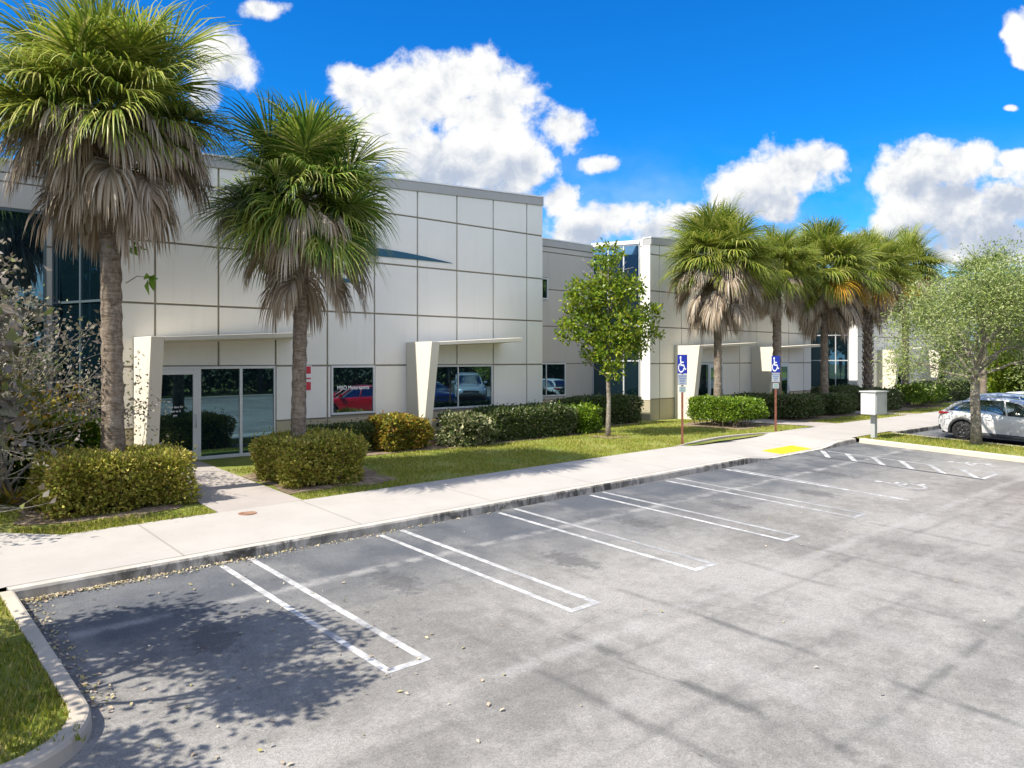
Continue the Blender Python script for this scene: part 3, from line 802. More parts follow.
hedge('bush','small lime green bush by the second fin of the far wing', 33.9,34.5,18.9,19.5,1.1, M['farlime'], 14, 1200, .1,.06, cat='bush', power=2.4)
hedge('hedge','shaded hedge round the third palm of the far wing', 34.2,36.6,16.2,18.4,.95, M['hedge_dark'], 15, 7000, .095,.05, lift=.12)
hedge('hedge','dark hedge under the angled blue glazing of the far recess', 40.9,46.2,20.2,21.3,1.05, M['hedge_dark'], 16, 9000, .1,.055)
hedge('hedge','wide dark hedge behind the grey utility box', 38.9,42.2,16.2,18.6,1.05, M['hedge_dark'], 17, 7000, .1,.055)
hedge('hedge','sparse light green hedge on thin stems before the farthest fins', 43.2,47.2,15.9,17.4,1.15, M['hedge_green'], 18, 5000, .12,.06, lift=.35, rough=.25)
hedge('hedge','dense green hedge at the foot of the farthest fin', 48.0,56.0,17.2,18.8,1.2, M['hedge_dark'], 19, 8000, .12,.07)

# ---- sabal palms
def palm_frond(origin, az, el, pet, rad, rng, nseg=38, droop=.5, spread=118, width=.042, curl=.35, fold=.25):
    d = np.array([math.cos(az)*math.cos(el), math.sin(az)*math.cos(el), math.sin(el)])
    hub = origin + d*pet; hub[2] -= .10*pet*math.cos(el)
    d = unit(d + np.array([0,0,-.28*math.cos(el)]))
    s = unit(np.cross(d, [0,0,1]) if abs(d[2])<.97 else np.cross(d,[1,0,0])); roll = rng.normal(0,.35)
    u = np.cross(s,d); s = s*math.cos(roll)+u*math.sin(roll); u = np.cross(s,d)
    a = np.radians(np.linspace(-spread,spread,nseg)) + rng.normal(0,.03,nseg)
    L = rad*(1-.36*(np.abs(a)/np.radians(spread))**1.7)*rng.uniform(.9,1.08,nseg)
    side = np.sin(a)[:,None]*s; fwd = np.cos(a)[:,None]*d
    dirs = unit(side + fwd + u*(fold*np.abs(np.sin(a)))[:,None])
    costa = d*rad*.22
    start = hub + costa*np.clip(np.cos(a),0,1)[:,None]
    ts = np.array([0,.36,.66,.86,1.0]); ws = np.array([.45,1.0,.7,.36,.05])*width
    dl = droop*rng.uniform(.5,1.5,nseg)
    V = []; tipd = rng.uniform(0,3.2,nseg)
    wd = unit(np.cross(dirs, u)); p = start.copy(); tp = 0
    for t,w in zip(ts,ws):
        tm = (t+tp)/2
        dd = unit(dirs + np.array([0,0,-1.])*(dl*tm**2*2.2 + tipd*max(0,tm-.62))[:,None] - u*(curl*tm**1.5*.25))
        p = p + dd*(L*(t-tp))[:,None]; tp = t
        V += [p - wd*w*.5, p + wd*w*.5]
    V = np.stack(V,1)
    f = np.array([[0,1,3,2],[2,3,5,4],[4,5,7,6],[6,7,9,8]])
    F = (np.arange(nseg)[:,None,None]*10 + f[None]).reshape(-1,4)
    V = V.reshape(-1,3)
    # petiole: a flat strip
    k = len(V); pw = np.cross(d,u)*.022
    pv = np.array([origin-pw, origin+pw, hub+costa+pw*.5, hub+costa-pw*.5])
    return np.concatenate([V,pv]), np.concatenate([F, [[k,k+1,k+2,k+3]]])

def sabal(label, x, y, H, Rr, seed, ngreen=46, ndead=26, mat='palmgreen', deadspan=(0,.5), lean=(0,0), rt=.19, gold=0, boots=False, group='palms along the building', z=None, sprout=False, elmin=-.45):
    rng = np.random.default_rng(seed); zb = base(x,y) if z is None else z
    root = empty('palm_tree', (x,y,zb)); tag(root, label, 'palm tree', group)
    top = np.array([lean[0],lean[1],H])
    # trunk
    m_ = MB(); n = 64; pts = []; rad = []
    for i in range(n):
        t = i/(n-1); pts.append((lean[0]*t**1.6, lean[1]*t**1.6, -.1+(H+.1)*t))
        rad.append(rt*(1.12-.22*min(1,t*3)) * (1+.04*math.sin(i*2.1)+rng.uniform(-.035,.035)) * (1+.25*max(0,.06-t)/.06))
    m_.tube(pts, rad, 14, rfun=lambda i,k: 1+.05*math.sin(k*2.3+i*1.7)+rng.uniform(-.03,.03))
    if boots:
        for i in range(150):
            t = .12+.86*i/150; az = i*2.399; zz = H*t
            r0 = rt*1.0; c,s = math.cos(az),math.sin(az); px,py = lean[0]*t**1.6, lean[1]*t**1.6
            q = lambda r,w,dz: [(px+c*r-s*w,py+s*r+c*w,zz+dz),(px+c*r+s*w,py+s*r-c*w,zz+dz)]
            a_ = q(r0*.8,.07,-.10); b_ = q(r0+.10,.045,.16); a2 = q(r0*.5,.07,-.06); b2 = q(r0+.06,.045,.19)
            m_.quadbox([a_[0],a_[1],a2[1],a2[0],b_[0],b_[1],b2[1],b2[0]])
    m_.build('trunk', M['palmtrunk'], root, True)
    def crown(nm, specs, mt):
        VV=[];FF=[];k=0
        for sp in specs:
            v,f = palm_frond(*sp[0], rng, **sp[1]); VV.append(v); FF.append(f+k); k+=len(v)
        np_obj(nm, np.concatenate(VV), [np.concatenate(FF)], mt, root)
    g = []
    for i in range(ngreen):
        t = (i+.5)/ngreen; az = i*2.39996+rng.normal(0,.25)
        el = math.asin(max(-.8,min(.995, 1.0-(1.0-elmin)*t))) + rng.normal(0,.13)
        o = top + np.array([0,0,.12*(1-t)-.25*t])
        young = t < .1
        pet = Rr*(.46 if i%3 else .22)*rng.uniform(.75,1.15)
        g.append(((o, az, el, pet*(.7 if young else 1), Rr*.54*rng.uniform(.85,1.12)*(.9 if young else 1)),
                  dict(nseg=52, droop=.06+.38*t**1.4+rng.uniform(0,.2), spread=118 if not young else 70, width=.0165*Rr, curl=.25+.6*t, fold=.35)))
    crown('crown', g, M[mat])
    if gold:
        g = []
        for i in range(gold):
            az = rng.uniform(0,6.28) if gold > 3 else -2.2+.9*i
            g.append(((top+np.array([0,0,-.3]), az, math.radians(rng.uniform(-35,-10)), Rr*.42, Rr*.55), dict(nseg=34, droop=.9, width=.020*Rr, curl=.6)))
        crown('yellow_fronds', g, M['palmgold'])
    if ndead:
        g = []
        for i in range(ndead):
            t = i/ndead; az = i*2.39996+rng.normal(0,.35)
            el = math.radians(-8 - 54*t + rng.normal(0,9))
            o = top + np.array([0,0,-.25-deadspan[0]-(deadspan[1]-deadspan[0])*t])
            g.append(((o, az, el, Rr*rng.uniform(.26,.52), Rr*rng.uniform(.34,.50)), dict(nseg=46, droop=2.4, spread=80, width=.018*Rr, curl=1.1, fold=.7)))
        crown('dead_fronds', g, M['palmdead'])
    if sprout:
        for (ox,oz,dx) in ((.2,-2.75,.14),(.22,-3.35,.45),(.1,-2.75,-.12)):
            q = MB(); C=[];D=[]
            a_=np.array([ox*.75,-ox*.66-.1,H+oz-.1]); b_=a_+np.array([dx*.748,-dx*.664,.12]); q.tube([a_,(a_+b_)/2+np.array([0,0,.08]),b_],[.012,.01,.006],5)
            for k in range(7): C.append(b_+rng.normal(0,.03,3)); D.append(rng.normal(0,1,3)+np.array([0,0,-.7]))
            sp=q.build('sprout', M['stem'], root); v,f=leaves_np(np.array(C),np.array(D),.28,.13,rng); np_obj('leaves', v, [f], M['sprig'], sp)
    return root

sabal('tallest palm, shaggy with dead fronds, rising from the near olive hedge', 4.16,16.68, 7.75, 2.65, 11, 108, 78, elmin=-.12, deadspan=(-.25,.35), rt=.215, mat='palmyellow', lean=(-.12,-.05), sprout=True)
sabal('round-headed palm with short brown skirt, rising from the shaded olive hedge', 7.95,16.35, 6.55, 2.45, 12, 118, 30, elmin=-.55, deadspan=(.05,.8), rt=.175, lean=(.1,-.05))
sabal('palm with heavy grey skirt behind the first blue parking sign', 26.6,17.5, 6.8, 2.55, 13, 96, 70, elmin=-.3, deadspan=(-.1,1.2), rt=.17, mat='palmyellow')
sabal('palm with narrow crown behind the second blue parking sign', 31.2,17.5, 6.8, 2.15, 14, 74, 30, deadspan=(.0,.8), rt=.2, mat='palmyellow', boots=False)
sabal('palm with golden yellow fronds, middle of the far row', 35.4,17.4, 7.0, 2.7, 15, 90, 56, deadspan=(-.1,1.2), rt=.19, mat='palmyellow', gold=3)
sabal('palm with rough boot-covered trunk behind the utility box', 40.6,17.6, 7.4, 2.5, 16, 80, 40, deadspan=(.0,.9), rt=.2, mat='palmyellow', boots=True, gold=2)
sabal('farthest palm of the row, half hidden by the grey-green tree', 46.5,18.0, 8.1, 2.6, 17, 60, 36, deadspan=(.0,1.0), rt=.2, mat='palmyellow', gold=2)
sabal('distant palm with dark trunk beyond the parked cars', 62.0,15.5, 6.6, 2.8, 18, 42, 20, deadspan=(.3,1.6), rt=.26)
sabal('distant palm with orange dying fronds above the grey-green tree', 56.5,17.0, 8.0, 2.6, 19, 40, 12, deadspan=(.3,1.2), rt=.2, gold=3)
sabal('distant small palm at the far end of the parking row', 74.0,14.0, 7.2, 3.0, 20, 40, 12, deadspan=(.3,1.2), rt=.2)

# ---- broadleaf trees grown limb by limb
def grow(rng, mb, p, d, L, r, depth, tips, spread=.6, up=.15, kids=(2,3), shrink=.72, wig=.18, n=6, droop=0):
    p = Vector(p); d = Vector(d).normalized(); pts=[p.copy()]; rad=[r]; k=4; dd = d.copy()
    for i in range(k):
        dd = (dd + Vector((rng.gauss(0,wig),rng.gauss(0,wig),rng.gauss(0,wig)*.6+up*.3-droop))).normalized()
        p = p + dd*(L/k); pts.append(p.copy()); rad.append(r*(1-.38*(i+1)/k))
    mb.tube(pts, rad, n, depth==0)
    if depth == 0:
        tips.append((pts[-1],dd)); tips.append((pts[-2],dd)); return
    if depth <= 1: tips.append((pts[2],dd)); tips.append((pts[4],dd))
    q = rng.randint(*kids)
    for j in range(q):
        a = rng.uniform(0,6.28) + j*6.28/q; perp = dd.orthogonal().normalized(); perp.rotate(Matrix.Rotation(a,3,dd))
        nd = (dd + perp*rng.uniform(.55,1.2)*spread*1.4 + Vector((0,0,up))).normalized()
        src = pts[-1] if j < q-1 or depth<2 else pts[-2]
        grow(rng, mb, src, nd, L*shrink*rng.uniform(.8,1.15), rad[-1]*.74, depth-1, tips, spread, up, kids, shrink, wig, max(4,n-1), droop)

def cluster_leaves(tips, rng, per, spreadr, L, W, outw=.6, up=.2):
    C=[];D=[]
    for (p,d) in tips:
        c = np.array(p) + rng.normal(0,spreadr,(per,3)); C.append(c)
        D.append(np.tile(np.array(d),(per,1))*outw + rng.normal(0,.7,(per,3)) + np.array([0,0,up]))
    return leaves_np(np.concatenate(C), np.concatenate(D), L, W, rng)

def lump_leaves(lumps, rng, dens, L, W):
    """leaf clusters through ellipsoid lumps, thicker near their skins, with gaps"""
    C=[];D=[]
    for (cx,cy,cz,r) in lumps:
        n = int(dens*r*r)
        v = unit(rng.normal(size=(n,3))); rr = r*rng.uniform(.25,1.0,(n,1))**.45*(1+.18*np.sin(v[:,:1]*5+cx)*np.sin(v[:,1:2]*6+cz*3))
        # small sprays: each centre gives several leaves
        c = np.array([cx,cy,cz]) + v*rr*np.array([1,1,.88])
        for k in range(5):
            C.append(c + rng.normal(0,.07,(n,3))); D.append(v*.8 + rng.normal(0,.6,(n,3)) + np.array([0,0,.3]))
    return leaves_np(np.concatenate(C), np.concatenate(D), L, W, rng)

# young bright tree on the lawn
def lawn_tree():
    x,y = 20.0,17.55; zb = base(x,y); root = empty('young_tree', (x,y,zb)); tag(root, 'young bright green tree standing alone on the lawn', 'tree')
    rr = random.Random(5); mb = MB(); tips=[]
    mb.tube([(0,0,-.1),(.02,0,.5),(.05,0,1.2),(.03,.02,1.9),(.06,.03,2.6),(.0,.0,3.6),(.05,0,4.8),(0,0,5.9)],[.105,.085,.075,.07,.062,.05,.035,.015],9)
    for i in range(24):
        z = 1.9+i*.165; a = i*2.4
        grow(rr, mb, (.04,.02,z), (math.cos(a),math.sin(a),.55), .55+.25*math.sin((z-1.6)/4.6*math.pi), .028, 1, tips, .5,.2,(2,3))
    mb.build('trunk', M['bark'], root, True)
    # lumps placed from across the crown: along image-right (u), height, depth
    u = np.array([.748,-.664])
    L_ = [(0.0,5.9,.62),(-.75,5.0,.75),(.75,5.1,.7),(0,4.9,.9),(-1.15,4.55,.5),(1.35,4.5,.5),(-1.3,3.7,.5),(-.55,3.9,.85),(.6,3.9,.85),(1.3,3.55,.55),(1.55,4.25,.35),
          (0.1,3.0,.75),(-.65,2.95,.5),(.75,3.0,.6),(.2,2.35,.5),(-.4,2.5,.36),(-1.5,3.85,.3),(.3,5.6,.5)]
    rng = np.random.default_rng(77); lumps=[]
    for (a,z,r) in L_:
        for s in (-1,1) if r>.6 else (rng.choice([-1,1]),):
            dpt = s*rng.uniform(.15,.75)*(1 if r>.6 else .6)
            lumps.append((u[0]*a + .664*dpt + rng.normal(0,.08), u[1]*a + .748*dpt, z + rng.normal(0,.12), r*rng.uniform(.68,.92)))
    V,F = lump_leaves(lumps, rng, 235, .155, .085)
    np_obj('crown', V, [F], M['treeleaf'], root)
lawn_tree()

# sparse grey-green tree on the right island
def island_tree():
    x,y = 28.5,8.8; zb = plane(x,y)+.14; root = empty('island_tree', (x,y,zb)); tag(root, 'sparse grey-green tree on the narrow island by the parked cars', 'tree')
    rr = random.Random(21); mb = MB(); tips=[]
    mb.tube([(0,0,-.1),(.02,-.01,.6),(-.03,0,1.4),(.03,.03,2.1),(0,0,2.7)],[.2,.165,.15,.14,.12],10, rfun=lambda i,k:1+rr.uniform(-.08,.08))
    for i in range(17):
        z = 1.9 + .22*i; a = i*2.4+.5; el = .12 + .075*i
        grow(rr, mb, (0,0,2.1+.035*i), (math.cos(a)*math.cos(el),math.sin(a)*math.cos(el),math.sin(el)+.12), 1.12+.03*i if i<12 else 1.5, .055, 3, tips, .5,.03,(2,3),.74,.2)
    mb.build('trunk', M['bark'], root, True)
    rng = np.random.default_rng(22); tips = [q for q in tips if q[0].z > 2.15]
    V,F = cluster_leaves(tips, rng, 40, .27, .12, .036, .5, -.1)
    np_obj('crown', V, [F], M['greyleaf'], root)
island_tree()

# half-bare round-leaved tree at the left, which shades the lot
def near_tree():
    x,y = -1.05,8.75; zb = plane(x,y)+.135; root = empty('round_leaved_tree', (x,y,zb)); tag(root, 'half-bare tree with round dry leaves and pale twigs beside the lot corner', 'tree')
    rr = random.Random(8); mb = MB(); tips=[]
    mb.tube([(0,0,-.1),(.03,0,.6),(.0,.05,1.3),(.08,.02,2.0),(.06,.02,2.6)],[.14,.12,.11,.105,.1],9)
    for i in range(9):
        a = i*2.4 - .3; el = .25 + .09*i
        grow(rr, mb, (.06,.02,2.2+.05*i), (math.cos(a)*math.cos(el),math.sin(a)*math.cos(el)*.8,math.sin(el)), 1.02, .05, 3, tips, .5,.05,(2,3),.74,.17, droop=.0)
    mb.build('trunk', M['twig'], root, True)
    rng = np.random.default_rng(9)
    V,F = cluster_leaves(tips, rng, 32, .19, .125, .085, .4, .1)
    np_obj('crown', V, [F], M['seagrape'], root)
near_tree()
# sprawling pale-twigged shrub by the left hedge
def twig_shrub(name, label, x, y, seed, n=15, L=1.05, leaf=5, depth=3, h0=.1, lf=.15, mt='seagrape', bias=(.0,-.1), elv=(.0,1.2), lw=.115):
    zb = base(x,y); root = empty(name, (x,y,zb)); tag(root, label, 'shrub')
    rr = random.Random(seed); mb = MB(); tips=[]
    for i in range(n):
        a = rr.uniform(0,6.28); el = rr.uniform(*elv)
        grow(rr, mb, (rr.uniform(-.2,.2),rr.uniform(-.2,.2),h0), (math.cos(a)*math.cos(el)+bias[0],math.sin(a)*math.cos(el)+bias[1],math.sin(el)), L, .035, depth, tips, .45,.04,(2,3),.8,.16,5)
    mb.build('stems', M['twig'], root, True)
    rng = np.random.default_rng(seed)
    V,F = cluster_leaves(tips, rng, leaf, .12, lf, lw, .4, .1); np_obj('foliage', V, [F], M[mt], root)
twig_shrub('twiggy_shrub','tall pale-twigged shrub with dry rounded leaves before the dark glazing', 1.0,17.3, 31, 30, 1.72, 7, 3, bias=(-.12,.05), elv=(.35,1.5), lf=.12, lw=.08)
twig_shrub('twiggy_shrub','dense grey-mauve twiggy shrub between the bare shrub and the tall palm trunk', 1.6,18.5, 34, 36, 1.6, 8, 3, elv=(.6,1.5), lf=.085, lw=.055, bias=(-.22,-.02))
twig_shrub('twiggy_shrub','low sprawling shrub of bare grey stems beside the near olive hedge', 1.1,16.0, 32, 9, .9, 1, 3, elv=(.05,.6))
twig_shrub('leafy_shrub','olive-leaved shrub between the bare shrub and the tall palm', 2.5,18.3, 33, 12, 1.0, 9, 2, lf=.14, mt='croton', elv=(.7,1.5), lw=.08)
# bromeliad
br = empty('bromeliad', (2.5,17.3,base(2.5,17.3))); tag(br, 'small reddish spiky bromeliad on the bare soil beside the olive hedge', 'plant')
rng = np.random.default_rng(3); n=26; az = rng.uniform(0,6.28,n); el = rng.uniform(.3,1.2,n)
D = np.stack([np.cos(az)*np.cos(el),np.sin(az)*np.cos(el),np.sin(el)],1); V,F = leaves_np(np.zeros((n,3)), D, .42, .07, rng); np_obj('foliage', V, [F], M['croton'], br)

# trees beyond
def far_tree(label, x, y, H, Rr, seed, mt, z=None, dens=60, trunk='darkbark', group='trees beyond the far wing', leaf=.32):
    zb = base(x,y) if z is None else z; root = empty('broadleaf_tree', (x,y,zb)); tag(root, label, 'tree', group)
    rr = random.Random(seed); rng = np.random.default_rng(seed); mb = MB(); tips=[]
    mb.tube([(0,0,-.2),(.05,0,H*.2),(0,.05,H*.42)],[.24,.19,.15],8)
    for i in range(6):
        a=i*1.05+rr.random(); grow(rr, mb, (0,0,H*(.28+.03*i)), (math.cos(a),math.sin(a),.8), H*.26, .09, 1, tips, .5,.2)
    mb.build('trunk', M[trunk], root, True)
    lumps=[]
    for i in range(17):
        v = unit(rng.normal(size=3)); q = v*Rr*rng.uniform(.35,.95); lumps.append((q[0],q[1],H*.62+q[2]*H*.34/Rr, Rr*rng.uniform(.22,.40)))
    V,F = lump_leaves(lumps, rng, dens, leaf, leaf*.55); np_obj('crown', V, [F], M[mt], root); return root
ft = [('lime green sunlit tree beyond the end of the far wing', 68.0,16.0, 6.4,3.2,41,'farlime'),
      ('dark round tree behind the distant dark-trunked palm', 75.0,20.0, 8.5,4.2,42,'farleaf'),
      ('yellow-green tree past the last parked cars', 84.0,13.0, 7.0,3.8,43,'farlime'),
      ('deep green tree in the gap between the distant palms', 90.0,22.0, 9.5,5.0,44,'farleaf'),
      ('broad green tree at the far end of the street side', 100.0,12.0, 9.0,5.2,45,'farleaf'),
      ('tall dim tree farthest along the row', 112.0,22.0, 11.0,6.0,46,'farleaf')]
for l_,x,y,H,r_,s_,mt in ft: far_tree(l_,x,y,H,r_,s_,mt)
hedge('hedge','long dim hedge beyond the parked cars', 57.5,100,13.6,15.2,2.6, M['hedge_dark'], 50, 12000, .3,.17)
hedge('hedge','ragged lime green thicket behind the long dim hedge', 60,104,16.5,19,4.0, M['farlime'], 51, 12000, .34,.2, rough=.3, power=3)
# trees across the lot behind the camera (mirrored in the windows)
kinds = [('farleaf',9.0,4.2),('farleaf',7.5,3.8)]
protos = [far_tree('dark tree on the verge across the lot', -6.0,-17.0,9.0,4.4,61,'farleaf', z=plane(0,-12)+.1, dens=45, group='trees across the lot', leaf=.4),
          far_tree('dark tree on the verge across the lot', 0.5,-15.5,7.6,3.9,62,'farleaf', z=plane(0,-12)+.1, dens=45, group='trees across the lot', leaf=.4)]
for i in range(13):
    c = copy_tree(protos[i%2]); c.location = (6.0+6.2*i, -15.2-(i*37%5)*.9, plane(10+5*i,-12)+.1); c.rotation_euler = (0,0,i*1.3); c.scale = (1,1,.85+.08*(i%4))
h = hedge('hedge','tall dark hedge on the verge across the lot', -30,80,-20.4,-18.2,3.2, M['hedge_dark'], 70, 14000, .42,.26, z0=plane(20,-12)+.1)

for i,(x,y,sc) in enumerate(((-15,24,1.0),(-17,17.5,1.1),(-16,11,.95),(-18,4.5,1.1),(-15,-3,1.0))):
    c = copy_tree(protos[i%2]); c['label']='dark tree beyond the near end of the lot'; c['group']='trees past the near end'; c.location=(x,y,-.4); c.rotation_euler=(0,0,i*1.7+.4); c.scale=(sc*1.2,sc*1.2,sc*1.35)
# ---- ground cover
def in_mulch(x,y):
    for (a,b,c,d) in MUL:
        if a<x<b and c<y<d: return True
    return False
MUL = [(2.5,5.3,15.0,17.9),(7.1,9.9,15.0,17.9),(9.5,20.9,18.45,20.5),(20.6,25.7,20.1,23.3),(25.3,28.2,15.7,18.8),(30.3,33.2,15.8,18.6),(33.0,36.9,15.9,20.8),(38.8,47.3,15.8,21.0),(.5,5.2,17.9,23.3)]
rng = np.random.default_rng(91)
V=[];F=[]
for (a,b,c,d) in MUL + [(19.45,20.6,17.0,18.05)]:
    k=len(V); n=40; cx,cy=(a+b)/2,(c+d)/2
    V.append((cx,cy,base(cx,cy)+.014))
    rings=5
    for q in range(1,rings+1):
        for i in range(n):
            t=2*math.pi*i/n; ct,st=math.cos(t),math.sin(t); m_=(abs(ct)**6+abs(st)**6)**(-1/6)
            w=(1+.10*math.sin(t*5+a)+.06*math.sin(t*11+b))*q/rings
            x=cx+(b-a)/2*ct*m_*w; y=cy+(d-c)/2*st*m_*w
            if 5.30<x<7.10 and y<20.4: x = 5.30 if cx<6 else 7.10
            V.append((x,y,base(x,y)+.014))
    for i in range(n): F.append((k,k+1+i,k+1+(i+1)%n))
    for q in range(1,rings):
        for i in range(n):
            o0=k+1+(q-1)*n; o1=k+1+q*n; F.append((o0+i,o1+i,o1+(i+1)%n,o0+(i+1)%n))
o = mesh_obj('mulch', V, F, M['mulch']); tag(o, 'brown mulch and bare soil under the hedges', 'mulch', kind='stuff')

def blades(regions, seed, zf, name_label):
    rng = np.random.default_rng(seed); C=[]
    for (x0,x1,y0,y1,n,h) in regions:
        x = rng.uniform(x0,x1,n); y = rng.uniform(y0,y1,n)
        keep = np.array([not in_mulch(a,b) and not (5.3<a<7.1 and b>14) and not (28.3<a<30.3 and b>14) and not (b>14 and a<2.8 and b<14.3+(2.8-a)*.95+.05) for a,b in zip(x,y)])
        # patchy
        pn = np.sin(x*2.1+y*.7)*np.sin(y*2.7-x*.9)+rng.normal(0,.6,n); keep &= pn>-.3
        x,y=x[keep],y[keep]; C.append(np.stack([x,y,np.array([zf(a,b) for a,b in zip(x,y)]),np.full(len(x),h)],1))
    C=np.concatenate(C); n=len(C); az=rng.uniform(0,6.28,n); h=C[:,3]*rng.uniform(.5,1.4,n); w=h*.16+.003
    dx,dy=np.cos(az),np.sin(az); ln=rng.uniform(-.6,.6,(n,2))
    V=np.stack([np.stack([C[:,0]-dx*w,C[:,1]-dy*w,C[:,2]-.01],1),np.stack([C[:,0]+dx*w,C[:,1]+dy*w,C[:,2]-.01],1),np.stack([C[:,0]+ln[:,0]*h,C[:,1]+ln[:,1]*h,C[:,2]+h],1)],1).reshape(-1,3)
    o=np_obj('grass',V,[np.arange(n*3).reshape(n,3)],M['grassblade']); tag(o,name_label,'grass',kind='stuff')
blades([(2.2,5.3,14.25,15.2,5000,.06),(-2,2.6,15.6,18,3500,.06),(7.05,13,14.32,18.5,22000,.055),(13,20.5,14.32,18.6,22000,.055),(20,28.2,14.45,20.2,20000,.055),(30.3,42,14.32,16.5,9000,.06),(42,58,14.32,17.0,6000,.07)], 5, base, 'short lawn grass between the hedges and the sidewalk')
blades([(-2.5,1.58,7.2,11.65,30000,.055)], 6, lambda x,y: plane(x,y)+.135, 'rough grass of the near corner island')
blades([(26.58,29.0,3.6,11.9,12000,.06)], 7, lambda x,y: plane(x,y)+.14, 'thin dry grass of the narrow right island')
# fallen leaves: thick along the kerb foot and corner, thin across the lot
rng = np.random.default_rng(14)
def scatter(n, xf, yf, L):
    x=xf(n); y=yf(n); C=np.stack([x,y,np.array([plane(a,b) for a,b in zip(x,y)])+.012],1)
    D=np.stack([rng.normal(size=n),rng.normal(size=n),rng.uniform(-.05,.25,n)],1); return C,D,L
parts=[scatter(800, lambda n: 1.8+rng.exponential(2.0,n), lambda n: 11.74-np.abs(rng.normal(0,.09,n)), .045),
       scatter(260, lambda n: 1.80+np.abs(rng.normal(0,.12,n)), lambda n: rng.uniform(7.8,11.7,n), .05),
       scatter(110, lambda n: rng.uniform(1.9,5.5,n), lambda n: rng.uniform(5.5,11.5,n), .055),
       scatter(80, lambda n: rng.uniform(3,24,n), lambda n: rng.uniform(2.3,11.6,n), .045)]
VV=[];FF=[];k=0
for C,D,L in parts:
    n=len(C); D=unit(D); S=unit(np.cross(D,np.tile([0,0,1.],(n,1))+rng.normal(0,.25,(n,3)))); U=np.cross(S,D)
    l=L*rng.uniform(.6,1.3,(n,1)); w=l*.6
    v=np.stack([C,C+D*l*.5+S*w*.5+np.array([0,0,.012]),C+D*l+np.array([0,0,.006]),C+D*l*.5-S*w*.5+np.array([0,0,.004])],1).reshape(-1,3)
    VV.append(v); FF.append(np.arange(n*4).reshape(n,4)+k); k+=n*4
o=np_obj('fallen_leaves',np.concatenate(VV),[np.concatenate(FF)],M['deadleaf']); tag(o,'dry fallen leaves along the kerb and over the lot','leaves',kind='stuff')
# ------------------------------------------------------------------ vehicles
def carpaint(name, c, metal=.3, mottled=None):
    m, t, b = material(name); b.inputs['Roughness'].default_value=.28; b.inputs['Metallic'].default_value=metal; b.inputs['Coat Weight'].default_value=1; b.inputs['Coat Roughness'].default_value=.04
    b.inputs['Base Color'].default_value=(*c,1); return m
M['cladding'] = plain('grey_cladding', (.045,.047,.05), .6)
M['tyre'] = plain('tyre_rubber', (.018,.018,.019), .8)
M['rim'] = plain('alloy_rim', (.30,.31,.33), .3, .8)
M['darkrim'] = plain('dark_rim', (.06,.06,.065), .35, .6)
M['taillamp'] = plain('tail_lamp', (.5,.01,.02), .15, 0, .6, 1)
M['headlamp'] = plain('head_lamp', (.7,.72,.75), .1, .3, .6, 1)
M['plate'] = plain('plate_white', (.7,.7,.68), .5)
def interp(x, P):
    if x <= P[0][0]: return P[0][1]
    for (a,b),(c,d) in zip(P[:-1],P[1:]):
        if x <= c: t=(x-a)/(c-a); t=t*t*(3-2*t)*.5+t*.5; return b+(d-b)*t
    return P[-1][1]
